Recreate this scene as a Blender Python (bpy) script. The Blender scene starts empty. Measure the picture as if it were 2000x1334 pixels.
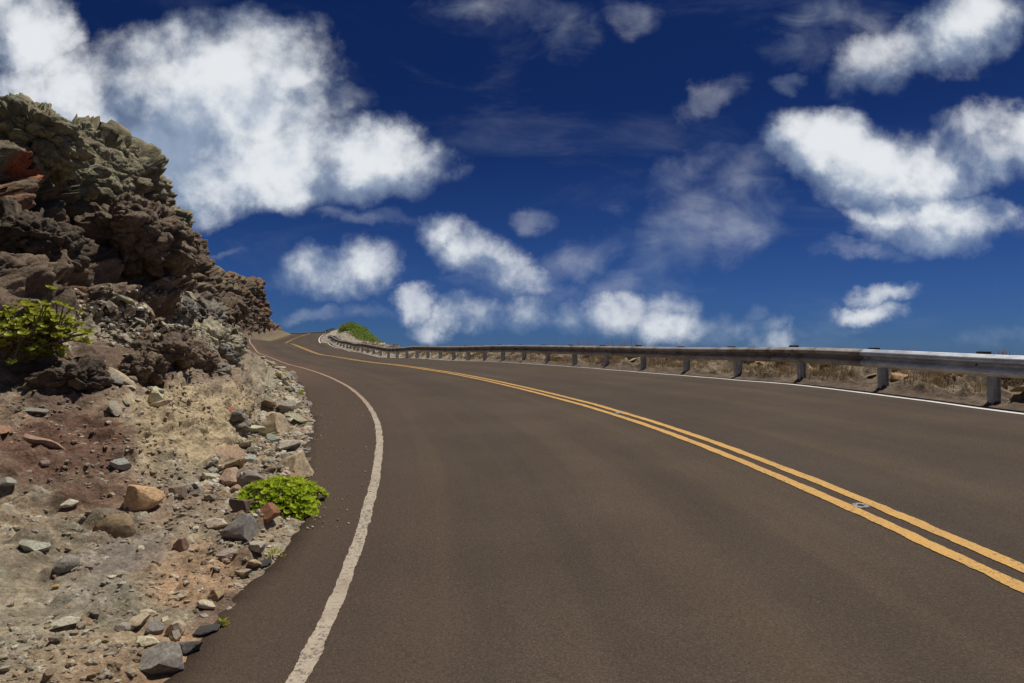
import bpy, bmesh, math, random
import numpy as np
from mathutils import Vector, Matrix
sc = bpy.context.scene
COL = sc.collection
R = math.radians

# ------------------------------------------------------------ camera
CAM_H = 1.32365
FOC = 0.96018 * 1333.0 / 2000.0 * 36.0
PITCH = math.atan(51.0 / (0.96018 * 1333.0))
cam_d = bpy.data.cameras.new('camera'); cam = bpy.data.objects.new('camera', cam_d); COL.objects.link(cam)
cam.location = (0, 0, CAM_H); cam.rotation_euler = (math.pi/2 + PITCH, 0, 0)
cam_d.lens = FOC; cam_d.sensor_width = 36; cam_d.sensor_fit = 'HORIZONTAL'
cam_d.clip_start = .05; cam_d.clip_end = 60000
sc.camera = cam

# ------------------------------------------------------------ sun, exposure
SUN_EL, SUN_AZ = R(70), R(52)      # azimuth clockwise from +Y
sun_d = bpy.data.lights.new('sun', 'SUN'); sun = bpy.data.objects.new('sun', sun_d); COL.objects.link(sun)
sun_d.energy = 4.2; sun_d.angle = R(.53); sun_d.color = (1, .955, .88)
sv = Vector((math.sin(SUN_AZ)*math.cos(SUN_EL), math.cos(SUN_AZ)*math.cos(SUN_EL), math.sin(SUN_EL)))
sun.rotation_euler = sv.to_track_quat('Z', 'Y').to_euler(); sun.location = (0, 0, 60)
vs = sc.view_settings
sc.display_settings.display_device = 'sRGB'
vs.view_transform = 'Standard'; vs.look = 'None'; vs.exposure = 0; vs.gamma = 1; vs.use_curve_mapping = False

# ------------------------------------------------------------ node helpers
class NT:
    def __init__(s, tree): s.t = tree; s.n = tree.nodes; s.l = tree.links
    def new(s, typ, **kw):
        n = s.n.new(typ)
        for k, v in kw.items():
            if k.startswith('i_'):
                key = k[2:]; key = int(key) if key.isdigit() else key
                s.set(n.inputs[key], v)
            else: setattr(n, k, v)
        return n
    def set(s, sock, v):
        if isinstance(v, bpy.types.NodeSocket): s.l.new(v, sock)
        else: sock.default_value = v
    def math(s, op, a, b=None, c=None, clamp=False):
        n = s.n.new('ShaderNodeMath'); n.operation = op; n.use_clamp = clamp
        for i, v in enumerate((a, b, c)):
            if v is not None: s.set(n.inputs[i], v)
        return n.outputs[0]
    def vmath(s, op, a, b=None):
        n = s.n.new('ShaderNodeVectorMath'); n.operation = op
        s.set(n.inputs[0], a)
        if b is not None: s.set(n.inputs[1], b)
        return n.outputs['Value'] if op in ('LENGTH', 'DOT_PRODUCT') else n.outputs[0]
    def noise(s, vec, scale, detail=4, rough=.55, dist=0, col=False):
        n = s.n.new('ShaderNodeTexNoise'); s.set(n.inputs['Vector'], vec)
        n.inputs['Scale'].default_value = scale; n.inputs['Detail'].default_value = detail
        n.inputs['Roughness'].default_value = rough; n.inputs['Distortion'].default_value = dist
        return n.outputs['Color' if col else 'Fac']
    def ss(s, v, lo, hi, a=0., b=1.):
        n = s.n.new('ShaderNodeMapRange'); n.interpolation_type = 'SMOOTHSTEP'
        s.set(n.inputs[0], v); n.inputs[1].default_value = lo; n.inputs[2].default_value = hi
        n.inputs[3].default_value = a; n.inputs[4].default_value = b
        return n.outputs[0]
    def mix(s, f, a, b, mode='MIX'):
        n = s.n.new('ShaderNodeMix'); n.data_type = 'RGBA'; n.blend_type = mode
        s.set(n.inputs[0], f)
        for sk, v in ((n.inputs[6], a), (n.inputs[7], b)):
            if isinstance(v, tuple): v = tuple(v) + (1,) if len(v) == 3 else v
            s.set(sk, v)
        return n.outputs[2]
    def map(s, vec, loc=(0,0,0), rot=(0,0,0), scale=(1,1,1), typ='POINT'):
        n = s.n.new('ShaderNodeMapping'); n.vector_type = typ
        s.set(n.inputs[0], vec); n.inputs[1].default_value = loc; n.inputs[2].default_value = rot; n.inputs[3].default_value = scale
        return n.outputs[0]
    def grey(s, f, lo, hi):
        v = s.ss(f, .3, .7, lo, hi); n = s.n.new('ShaderNodeCombineColor')
        for i in range(3): s.l.new(v, n.inputs[i])
        return n.outputs[0]

# ------------------------------------------------------------ world: daylight sky with broken clouds
CLOUDS=[
 (-0.452,0.419,0.191,0.138,0,1.1),(-0.382,0.459,0.094,0.088,0,1.05),(-0.546,0.338,0.107,0.101,0,1.0),(-0.596,0.467,0.08,0.055,0,0.55),
 (-0.348,0.322,0.151,0.083,0,1.05),(-0.237,0.314,0.143,0.069,0,1.05),(-0.466,0.29,0.107,0.06,0,0.95),(-0.371,0.27,0.098,0.039,0,0.9),
 (-0.286,0.419,0.062,0.055,0,0.5),(-0.533,0.475,0.071,0.055,0,0.7),(-0.757,0.524,0.08,0.092,0,1),(-0.723,0.427,0.125,0.083,0,1),
 (-0.642,0.378,0.08,0.074,0,0.85),(-0.791,0.573,0.071,0.046,0,0.8),(-0.283,0.144,0.102,0.039,0,0.72),(-0.22,0.159,0.053,0.041,0,0.75),
 (-0.122,0.207,0.049,0.039,20,0.9),(-0.055,0.171,0.098,0.046,-22,0.85),(0.016,0.133,0.071,0.028,-15,0.6),(-0.201,0.225,0.076,0.015,-5,0.5),
 (-0.141,0.099,0.036,0.026,0,0.62),(-0.117,0.065,0.032,0.022,0,0.56),(-0.055,0.092,0.058,0.033,0,0.68),(0.008,0.083,0.098,0.035,-5,0.62),
 (0.078,0.077,0.062,0.031,0,0.57),(0.149,0.075,0.08,0.037,0,0.7),(0.227,0.094,0.062,0.035,0,0.68),(0.243,0.061,0.094,0.033,0,0.68),
 (0.337,0.07,0.076,0.033,0,0.57),(0.383,0.049,0.062,0.026,0,0.56),(0.368,0.094,0.021,0.015,0,0.5),(0.098,0.151,0.029,0.031,0,0.5),
 (0.264,0.219,0.102,0.069,20,0.5),(0.208,0.179,0.049,0.069,-20,0.5),(0.332,0.282,0.258,0.055,28,0.3),(0.146,0.251,0.032,0.026,0,0.4),
 (0.035,0.231,0.037,0.022,0,0.32),(0.49,0.334,0.107,0.065,-12,1.02),(0.561,0.306,0.125,0.074,-5,1.05),(0.712,0.338,0.12,0.06,10,0.85),
 (0.808,0.354,0.08,0.06,0,0.85),(0.656,0.302,0.089,0.051,0,0.85),(0.523,0.366,0.053,0.028,0,0.7),(0.658,0.223,0.134,0.055,-3,1.05),
 (0.551,0.231,0.058,0.022,-15,0.75),(0.576,0.108,0.058,0.017,0,0.7),(0.552,0.083,0.061,0.018,0,0.75),(0.701,0.528,0.111,0.069,25,0.88),
 (0.605,0.479,0.125,0.051,20,0.68),(0.478,0.54,0.125,0.041,-5,0.42),(0.305,0.411,0.067,0.028,38,0.36),(0.429,0.447,0.036,0.017,0,0.36),
 (0.008,0.55,0.151,0.033,-5,0.44),(0.096,0.516,0.053,0.065,-40,0.34),(0.184,0.552,0.062,0.037,0,0.42),(0.751,0.041,0.08,0.02,0,0.45),
 (-0.096,0.557,0.053,0.018,0,0.3),(-0.425,0.183,0.053,0.009,0,0.3),(-0.298,0.083,0.053,0.013,0,0.36),(0.543,0.179,0.098,0.015,-5,0.36),
 (0.274,0.049,0.107,0.018,0,0.45),(0.039,0.112,0.107,0.02,-8,0.36),(0.118,0.171,0.098,0.037,20,0.4),(0.196,0.124,0.098,0.028,8,0.42),(-0.031,0.124,0.08,0.017,-8,0.36),(0.346,0.219,0.107,0.055,25,0.4),(0.261,0.306,0.107,0.037,30,0.3),(0.446,0.5,0.107,0.037,-10,0.42),(-0.204,0.092,0.062,0.013,0,0.3),(0.47,0.061,0.08,0.015,0,0.32),]

world = bpy.data.worlds.new('World'); sc.world = world; world.use_nodes = True
w = NT(world.node_tree); w.n.clear()
sky = w.new('ShaderNodeTexSky', sky_type='NISHITA'); sky.sun_disc = False
sky.sun_elevation = SUN_EL; sky.sun_rotation = SUN_AZ; sky.altitude = 100; sky.air_density = 1; sky.dust_density = .2; sky.ozone_density = 4
direc = w.new('ShaderNodeTexCoord').outputs['Generated']
sep = w.new('ShaderNodeSeparateXYZ', i_0=direc)
X, Y, Z = sep.outputs
ymax = w.math('MAXIMUM', Y, .08)
A = w.math('DIVIDE', X, ymax); B = w.math('DIVIDE', Z, ymax)
plane = w.new('ShaderNodeCombineXYZ', i_0=A, i_1=B).outputs[0]
wn = w.vmath('SUBTRACT', w.noise(plane, 7, 7, .64, col=True), (.5, .5, .5))
wn2 = w.vmath('SUBTRACT', w.noise(plane, 2.2, 2, .5, col=True), (.5, .5, .5))
warp = w.vmath('ADD', plane, w.vmath('MULTIPLY', wn, (.135, .10, 0)))
warp = w.vmath('ADD', warp, w.vmath('MULTIPLY', wn2, (.05, .04, 0)))
field = None; thin = None; shade = None
for (ca, cb, ra, rb, rot, amp) in CLOUDS:
    q = w.map(warp, (ca, cb, 0), (0, 0, R(rot)), (ra, rb, 1), 'TEXTURE')
    q = w.vmath('MULTIPLY', q, (1, 1, 0))
    ln = w.vmath('DOT_PRODUCT', q, q)
    if amp >= .55:
        f = w.math('MULTIPLY_ADD', ln, -amp*.66, amp)
        field = f if field is None else w.math('MAXIMUM', field, f)
        if ra > .08:   # undersides of the larger clouds are blue grey
            qy = w.vmath('DOT_PRODUCT', q, (-.35, -1., 0.))
            g = w.math('MULTIPLY', w.math('MAXIMUM', f, 0.), w.math('ADD', qy, .05))
            shade = g if shade is None else w.math('MAXIMUM', shade, g)
    else:
        f = w.math('MULTIPLY_ADD', ln, -.7, 1.0 if amp > .45 else .8 if amp > .35 else .66)
        thin = f if thin is None else w.math('MAXIMUM', thin, f)
# the rest of the sky, beyond the frame, carries the same sort of cloud
gen = w.math('MULTIPLY_ADD', w.noise(w.map(direc, scale=(1, 1, 2.2)), 2.6, 5, .55), 5.0, -2.55)
outm = w.math('MAXIMUM', w.ss(w.math('ABSOLUTE', A), .86, 1.15), w.math('MAXIMUM', w.ss(B, .64, .85), w.ss(Y, .35, .1)))
outm = w.math('MULTIPLY', outm, w.ss(Z, .02, .12))
gen = w.math('SUBTRACT', w.math('MULTIPLY', w.math('MAXIMUM', gen, 0.), outm), w.math('MULTIPLY', w.math('SUBTRACT', 1., outm), .5))
field = w.math('MAXIMUM', w.math('MAXIMUM', field, gen), -.5)
thin = w.math('MAXIMUM', thin, -.5)
fb = w.noise(plane, 6.5, 9, .56, .15)
fine = w.noise(plane, 20, 8, .6, .5)
bv_ = w.new('ShaderNodeTexVoronoi', i_Vector=w.vmath('ADD', plane, w.vmath('MULTIPLY', wn, (.05, .05, 0)))); bv_.feature = 'SMOOTH_F1'; bv_.inputs['Scale'].default_value = 14; bv_.inputs['Detail'].default_value = 2; bv_.inputs['Smoothness'].default_value = .6
billow = w.math('SUBTRACT', .70, bv_.outputs['Distance'])
dn = w.math('ADD', w.math('MULTIPLY', field, 1.15), w.math('MULTIPLY', w.math('SUBTRACT', fb, .5), 1.75))
dn = w.math('ADD', dn, w.math('MULTIPLY', w.math('SUBTRACT', fine, .5), .42))
dn = w.math('ADD', dn, w.math('MULTIPLY', billow, .34))
dens = w.ss(dn, .08, 1.15)
streak = w.noise(w.map(plane, rot=(0, 0, R(-24)), scale=(1.0, 2.0, 1)), 8, 8, .62, 1.2)
dt = w.math('ADD', thin, w.math('MULTIPLY', w.math('SUBTRACT', streak, .5), 1.6))
dt = w.math('ADD', dt, w.math('MULTIPLY', w.math('SUBTRACT', fb, .5), 1.9))
dthin = w.math('MULTIPLY', w.ss(dt, -.05, 1.95), .46)
cirr = w.math('MULTIPLY', w.ss(w.noise(w.map(plane, rot=(0, 0, R(-22)), scale=(1, 3.2, 1)), 3.0, 7, .6, .8), .5, .8), .10)
dens = w.math('MAXIMUM', w.math('MAXIMUM', dens, dthin), cirr)
# colour of the cloud: bright where thick and near the tops, blue grey towards the undersides
bb = w.noise(w.map(direc, loc=(0, 0, .03), scale=(1, 1, 1.25)), 4.5, 4, .5)
fbs = w.noise(w.vmath('ADD', plane, (.012, .030, 0)), 8.5, 8, .58, .15)
tone = w.math('ADD', w.math('MULTIPLY', w.math('SUBTRACT', fb, fbs), 2.0), w.math('ADD', w.math('SUBTRACT', w.ss(dn, .2, 1.25, .30, 1.05), w.math('MULTIPLY', shade, 1.15)), w.math('MULTIPLY', w.math('SUBTRACT', bb, .45), .6)))
ccol = w.mix(w.ss(tone, .0, 1.0), (.29, .37, .50), (.80, .83, .86))
tint = w.mix(w.ss(Z, -.02, .42), (.145, .275, .61), (.048, .112, .295))
skyc = w.mix(1.0, sky.outputs[0], tint, 'MULTIPLY')
SKY_STRENGTH = .07
cc = w.vmath('MULTIPLY', ccol, (1/SKY_STRENGTH,)*3)
final = w.mix(w.math('MULTIPLY', dens, .97), skyc, cc)
bg = w.new('ShaderNodeBackground', i_0=final, i_1=SKY_STRENGTH)
w.l.new(bg.outputs[0], w.new('ShaderNodeOutputWorld').inputs[0])
world.cycles.sampling_method = 'MANUAL'; world.cycles.sample_map_resolution = 512

# ------------------------------------------------------------ numpy noise
def _h(ix, iy, iz, seed):
    h = (ix.astype(np.int64)*374761393 + iy.astype(np.int64)*668265263 + iz.astype(np.int64)*2147483647 + seed*974711) & 0xffffffff
    h = ((h ^ (h >> 13)) * 1274126177) & 0xffffffff
    h = ((h ^ (h >> 15)) * 2246822519) & 0xffffffff
    return ((h ^ (h >> 16)) & 0xffffff).astype(np.float32) / 16777216.0
def vnoise(P, seed=0):
    I = np.floor(P); f = (P - I).astype(np.float32); I = I.astype(np.int64); f = f*f*f*(f*(f*6-15)+10)
    r = 0
    for dx in (0, 1):
        wx = f[:, 0] if dx else 1-f[:, 0]
        for dy in (0, 1):
            wy = f[:, 1] if dy else 1-f[:, 1]
            for dz in (0, 1):
                wz = f[:, 2] if dz else 1-f[:, 2]
                r = r + _h(I[:, 0]+dx, I[:, 1]+dy, I[:, 2]+dz, seed)*wx*wy*wz
    return r*2-1
def fbm(P, octv=4, seed=0, gain=.5, ridged=False):
    a = 1.; t = 0; s = 0
    for o in range(octv):
        n = vnoise(P*(2.03**o) + o*17.3, seed+o)
        if ridged: n = 1-2*np.abs(n)
        t = t + a*n; s += a; a *= gain
    return t/s
def voro(P, seed=0, jit=.9):
    I = np.floor(P).astype(np.int64); f = P-I
    DV = np.zeros((len(P), 3), np.float32); F1 = np.full(len(P), 9., np.float32); F2 = F1.copy(); ID = np.zeros(len(P), np.float32)
    for dx in (-1, 0, 1):
        for dy in (-1, 0, 1):
            for dz in (-1, 0, 1):
                a, b, c = I[:, 0]+dx, I[:, 1]+dy, I[:, 2]+dz
                q0 = dx+.5+jit*(_h(a, b, c, seed)-.5)-f[:, 0]; q1 = dy+.5+jit*(_h(a, b, c, seed+1)-.5)-f[:, 1]; q2 = dz+.5+jit*(_h(a, b, c, seed+2)-.5)-f[:, 2]
                d = (q0*q0+q1*q1+q2*q2).astype(np.float32); idn = _h(a, b, c, seed+3); m = d < F1
                F2 = np.where(m, F1, np.minimum(F2, d)); ID = np.where(m, idn, ID); DV[m] = np.stack([q0, q1, q2], 1)[m]; F1 = np.where(m, d, F1)
    voro.dv = DV
    return np.sqrt(F1), np.sqrt(F2), ID
def tilt(ID):
    """a different plane in every cell: fractured facets"""
    g = np.stack([np.sin(ID*917.), np.sin(ID*1411.+1), np.sin(ID*2203.+2)], 1); return (voro.dv*g).sum(1)
def sstep(a, b, x):
    t = np.clip((x-a)/(b-a), 0, 1); return t*t*(3-2*t)

# ------------------------------------------------------------ object helpers
def tag(o, label=None, cat=None, group=None, kind=None):
    for k, v in (('label', label), ('category', cat), ('group', group), ('kind', kind)):
        if v: o[k] = v
    return o
def link(name, me, parent=None, mats=()):
    o = bpy.data.objects.new(name, me); COL.objects.link(o)
    if parent: o.parent = parent
    for m in mats: me.materials.append(m)
    return o
def mesh_np(name, V, F, col=None, uv=None, smooth=True):
    me = bpy.data.meshes.new(name); V = np.asarray(V, np.float32); F = np.asarray(F, np.int32); k = F.shape[1]
    me.vertices.add(len(V)); me.vertices.foreach_set('co', V.ravel())
    me.loops.add(F.size); me.loops.foreach_set('vertex_index', F.ravel())
    me.polygons.add(len(F)); me.polygons.foreach_set('loop_start', np.arange(0, F.size, k, dtype=np.int32))
    me.update(calc_edges=True)
    me.polygons.foreach_set('use_smooth', np.full(len(F), smooth))
    if col is not None:
        a = me.color_attributes.new('Col', 'FLOAT_COLOR', 'POINT'); c = np.ones((len(V), 4), np.float32); c[:, :3] = col
        a.data.foreach_set('color', c.ravel())
    if uv is not None:
        u = me.uv_layers.new(name='UVMap'); u.data.foreach_set('uv', np.asarray(uv, np.float32)[F.ravel()].ravel())
    me.validate(); return me
def grid_faces(n, m):
    i = np.arange(n-1)[:, None]*m + np.arange(m-1)[None, :]; i = i.ravel()
    return np.stack([i, i+m, i+m+1, i+1], 1)
def empty(name, loc=(0, 0, 0)):
    o = bpy.data.objects.new(name, None); COL.objects.link(o); o.location = loc; o.empty_display_size = .2; return o

# ------------------------------------------------------------ road alignment
KS = np.array([-4, 0, 4, 8, 12, 17, 22, 28, 34, 39, 44, 49, 54, 60, 68, 78, 90, 105, 130, 146, 150, 156, 200.])
KA = np.array([.02587, .02242, .02404, .01661, .02282, .02399, .00742, -.00227, .00044, .00043, .0026, -.01171, -.00799, .00445, -.00883, -.00351, .0002, -.00221, -.00389, .004, .02, .05, .05])
GR = np.array([.0612, .06848, .07445, .05146, .04228, .05639, .0492, .03442, .05149, .04216, .09825, .09377, .03569, -.01453, .06509, .02454, .04806, .06753, .08651, .09, .05, .005, .0])
BK = np.array([-.02486, -.02557, .0547, .04632, .05943, .04406, .03082, .02096, -.00578, -.02032, -.08433, -.1038, -.12454, -.04927, .06728, .04166, .06392, .08993, .12, .09, .07, .04, .02])
DS = .125
S = np.arange(-30, 200, DS)
def smooth(a, n):
    k = np.hanning(n+2)[1:-1]; k /= k.sum(); return np.convolve(np.pad(a, n//2, mode='edge'), k, 'valid')[:len(a)]
_k = np.interp(S, KS, KA); _g = np.interp(S, KS, GR); BKs = smooth(np.interp(S, KS, BK), 17)
_k[S < -4] = .02; _g[S < -4] = .05
def integ(v): return np.concatenate([[0], np.cumsum((v[1:]+v[:-1])/2*DS)])
i0 = int(np.argmin(abs(S)))
TH = integ(_k); TH = TH - TH[int(np.argmin(abs(S+4)))] - .08676
RX = integ(-np.sin(TH)); RX = RX-RX[i0]+2.78224
RY = integ(np.cos(TH)); RY = RY-RY[i0]
RZ = integ(_g); RZ -= RZ[i0]
def road_pt(s, off, h=0.):
    s = np.asarray(s, float); th = np.interp(s, S, TH)
    return np.stack([np.interp(s, S, RX)+off*np.cos(th), np.interp(s, S, RY)+off*np.sin(th), np.interp(s, S, RZ)+off*np.interp(s, S, BKs)+h], -1)
def WL(s): return np.interp(s, [0, 40, 46, 51, 60, 200], [3.516, 3.5, 3.3, 2.95, 3.3, 3.3])      # white line, left lane
def WR(s): return np.interp(s, [0, 14, 20, 26, 40, 70, 200], [4.55, 4.58, 4.66, 4.68, 4.6, 4.55, 4.3])
def EDGE(s): return np.interp(s, [-30, 3, 4.2, 5.5, 6.2, 9, 13.5, 18, 25, 30, 36, 200], [.55, .55, .57, .45, .6, .9, 1.1, 1.1, .85, .65, .8, .8])

# ------------------------------------------------------------ materials
def pbsdf(name, rough=.9, spec=.3):
    m = bpy.data.materials.new(name); m.use_nodes = True; t = NT(m.node_tree); t.n.clear()
    b = t.new('ShaderNodeBsdfPrincipled'); b.inputs['Roughness'].default_value = rough; b.inputs['Specular IOR Level'].default_value = spec
    t.l.new(b.outputs[0], t.new('ShaderNodeOutputMaterial').inputs[0]); return m, t, b
def bump(t, b, h, strength, dist):
    n = t.new('ShaderNodeBump'); n.inputs['Strength'].default_value = strength; n.inputs['Distance'].default_value = dist
    t.l.new(h, n.inputs['Height']); t.l.new(n.outputs[0], b.inputs['Normal']); return n
def m_rock(name='rock', attr=True, base=None, rnd=False, gain=1.0, fine=1.0):
    m, t, b = pbsdf(name, .93, .2)
    co = t.new('ShaderNodeTexCoord').outputs['Object'] if rnd else t.new('ShaderNodeNewGeometry').outputs['Position']
    c = t.new('ShaderNodeAttribute', attribute_name='Col').outputs['Color'] if attr else None
    if base is not None:
        oi = t.new('ShaderNodeObjectInfo')
        co = t.vmath('ADD', co, t.vmath('MULTIPLY', oi.outputs['Location'], (7.1, 3.3, 5.7)))
        c = t.new('ShaderNodeObjectInfo').outputs['Color'] if base == 'OBJ' else t.mix(0., base, base)
    n1 = t.noise(co, 5*fine, 6, .62); n2 = t.noise(co, 42*fine, 5, .65); n3 = t.noise(co, 170*fine, 3, .6)
    c = t.mix(1., c, t.grey(n1, .68*gain, 1.28*gain), 'MULTIPLY')
    c = t.mix(1., c, t.grey(n2, .70, 1.32), 'MULTIPLY')
    c = t.mix(1., c, t.grey(n3, .82, 1.18), 'MULTIPLY')
    c = t.mix(t.ss(t.noise(co, 11*fine, 5, .7), .60, .72, 0, .35), c, t.mix(1., c, (1.35, 1.0, .72), 'MULTIPLY'))
    c = t.mix(t.ss(t.noise(t.vmath('ADD', co, (9., 4., 2.)), 17*fine, 5, .7), .62, .70, 0, .30), c, (.34, .33, .27))
    t.l.new(c, b.inputs['Base Color'])
    h = t.math('ADD', t.math('MULTIPLY', t.noise(co, 26*fine, 7, .68), 1.), t.math('MULTIPLY', n3, .25))
    vo = t.new('ShaderNodeTexVoronoi', i_Vector=co); vo.inputs['Scale'].default_value = 21*fine
    h = t.math('ADD', h, t.math('MULTIPLY', vo.outputs['Distance'], -.35))
    bump(t, b, h, .8, .0035 if rnd else .03)
    return m
M_ROCK = m_rock()
M_STONE = m_rock('stone', False, 'OBJ', True)

# ------------------------------------------------------------ road surface
def m_asphalt():
    m, t, b = pbsdf('asphalt', .9, .14)
    pos = t.new('ShaderNodeNewGeometry').outputs['Position']
    uv = t.new('ShaderNodeUVMap').outputs[0]
    sp = t.new('ShaderNodeSeparateXYZ', i_0=uv); U, V = sp.outputs[0], sp.outputs[1]
    c = t.mix(0., (.068, .051, .038), (0, 0, 0))
    # long streaks that follow the lane (tyre tracks, oil, washed-in red dust)
    lane = t.noise(t.map(uv, scale=(1.3, .035, 1)), 1.2, 3, .45)
    c = t.mix(t.ss(lane, .38, .70, 0, .55), c, (.098, .069, .044))
    lane2 = t.noise(t.map(uv, loc=(7, 3, 0), scale=(3.2, .09, 1)), 1.3, 4, .55)
    c = t.mix(1., c, t.grey(lane2, .95, 1.05), 'MULTIPLY')
    patch = t.noise(pos, .55, 4, .6)
    c = t.mix(1., c, t.grey(patch, .90, 1.10), 'MULTIPLY')
    # brown dust carried over the shoulder at the foot of the slope
    nb = t.math('MULTIPLY', t.math('SUBTRACT', t.noise(pos, .9, 5, .6), .5), 2.2)
    sh = t.ss(t.math('ADD', U, nb), -4.2, -2.6, 1., 0.)
    c = t.mix(t.math('MULTIPLY', sh, .75), c, (.078, .052, .036))
    far = t.ss(V, 16, 26); sh2 = t.ss(t.math('ADD', U, nb), -4.4, -2.2, 1., 0.)
    c = t.mix(t.math('MULTIPLY', t.math('MULTIPLY', sh2, far), .6), c, (.15, .085, .055))
    # aggregate
    n1 = t.noise(pos, 260, 2, .5); n2 = t.noise(pos, 70, 3, .6)
    c = t.mix(1., c, t.grey(n1, .66, 1.38), 'MULTIPLY')
    c = t.mix(1., c, t.grey(n2, .80, 1.20), 'MULTIPLY')
    vo = t.new('ShaderNodeTexVoronoi', i_Vector=pos); vo.inputs['Scale'].default_value = 95
    cell = t.new('ShaderNodeSeparateColor', i_0=vo.outputs['Color']).outputs[0]
    spk = t.math('MULTIPLY', t.math('GREATER_THAN', cell, .955), t.ss(vo.outputs['Distance'], .35, .2))
    c = t.mix(t.math('MULTIPLY', spk, .5), c, (.22, .19, .16))
    t.l.new(c, b.inputs['Base Color'])
    bump(t, b, t.math('ADD', n1, t.math('MULTIPLY', vo.outputs['Distance'], .8)), .5, .006)
    return m
M_ASPH = m_asphalt()
def m_paint(name, colr, wear, dirt, wt=.5):
    m, t, b = pbsdf(name, .75, .35)
    pos = t.new('ShaderNodeNewGeometry').outputs['Position']
    uv = t.new('ShaderNodeUVMap').outputs[0]
    V = t.new('ShaderNodeSeparateXYZ', i_0=uv).outputs[1]
    c = t.mix(t.ss(t.noise(pos, 3.5, 5, .65), .35, .75, 0, wt), colr, dirt)
    c = t.mix(1., c, t.grey(t.noise(pos, 90, 3, .6), .85, 1.12), 'MULTIPLY')
    if wear > 0:
        e = t.noise(pos, 38, 6, .75); big = t.noise(pos, 1.3, 3, .5)
        k = t.ss(t.math('ADD', e, t.math('MULTIPLY', big, .25)), .80-wear, .90-wear)
        c = t.mix(t.math('MULTIPLY', k, .8), c, (.085, .068, .055))
    if name == 'worn_white_paint':   # the stretch round the bend lies under red dust
        c = t.mix(t.ss(V, 11.5, 15, 0, .78), c, (.31, .205, .14))
    t.l.new(c, b.inputs['Base Color'])
    bump(t, b, t.noise(pos, 200, 2, .5), .4, .004)
    return m
M_WHITE_W = m_paint('worn_white_paint', (.43, .36, .27), .17, (.27, .20, .14), .6)
M_WHITE = m_paint('white_paint', (.72, .69, .64), .03, (.45, .42, .38))
M_YELLOW = m_paint('yellow_paint', (.58, .33, .085), .13, (.42, .24, .075), .5)

def s_samples(a, b, k=.02, lo=.05, hi=1.0):
    out = [a]
    while out[-1] < b: out.append(out[-1] + min(max(abs(out[-1])*k, lo), hi))
    return np.array(out)
ss_ = s_samples(-28, 196, .012, .04, .5)
rng = np.random.default_rng(5)
def edge_ragged(s):
    P = np.stack([s*1.0, s*0, s*0+3.], 1)
    return .10*fbm(P*1.3, 3, 11) + .05*fbm(P*7, 3, 12)
us = np.concatenate([[0, .0, .02], np.linspace(.06, 1, 46)])
uleft = -(WL(ss_)+EDGE(ss_)) + edge_ragged(ss_)
uright = WR(ss_)+.22+.05*fbm(np.stack([ss_*1.4, ss_*0, ss_*0+9], 1), 3, 14)
OFF = uleft[:, None] + (uright-uleft)[:, None]*us[None, :]
HH = np.zeros_like(OFF); HH[:, 0] = -.12; HH[:, 1] = -.005
V = road_pt(np.repeat(ss_[:, None], len(us), 1), OFF, HH)
V[..., 2] += .006*fbm(V.reshape(-1, 3)*.7, 2, 3).reshape(V.shape[:2])
me = mesh_np('road', V.reshape(-1, 3), grid_faces(len(ss_), len(us))[:, ::-1], uv=np.stack([OFF.ravel(), np.repeat(ss_, len(us))], 1))
road = tag(link('road', me, None, [M_ASPH]), kind='structure')
def road_h(P): return .006*fbm(P*.7, 2, 3)

def stripe(name, s0, s1, offf, width, mat, seed, rag=.008, h=.004):
    s = s_samples(s0, s1, .004, .018, .5); n = 5
    P1 = np.stack([s, s*0, s*0], 1)
    r1 = rag*fbm(P1*6, 4, seed, .8); r2 = rag*fbm(P1*6, 4, seed+5, .8)
    o = offf(s); tt = np.linspace(0, 1, n)
    a = o-width/2+r1; b_ = o+width/2+r2
    off = a[:, None]+(b_-a)[:, None]*tt
    P = road_pt(np.repeat(s[:, None], n, 1), off, 0.)
    P[..., 2] += road_h(P.reshape(-1, 3)).reshape(P.shape[:2]) + h + .0002*np.maximum(np.repeat(s[:, None], n, 1), 0)
    me = mesh_np(name, P.reshape(-1, 3), grid_faces(len(s), n)[:, ::-1], uv=np.stack([off.ravel(), np.repeat(s, n)], 1))
    return tag(link(name, me, None, [mat]), kind='structure')
stripe('edge_line_marking', -10, 175, lambda s: -WL(s), .082, M_WHITE_W, 31, .016)
stripe('edge_line_marking', -10, 175, lambda s: WR(s), .15, M_WHITE, 41, .004)
stripe('centre_line_marking', -10, 175, lambda s: s*0-.10, .098, M_YELLOW, 51, .015)
stripe('centre_line_marking', -10, 175, lambda s: s*0+.10, .098, M_YELLOW, 61, .015)

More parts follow.
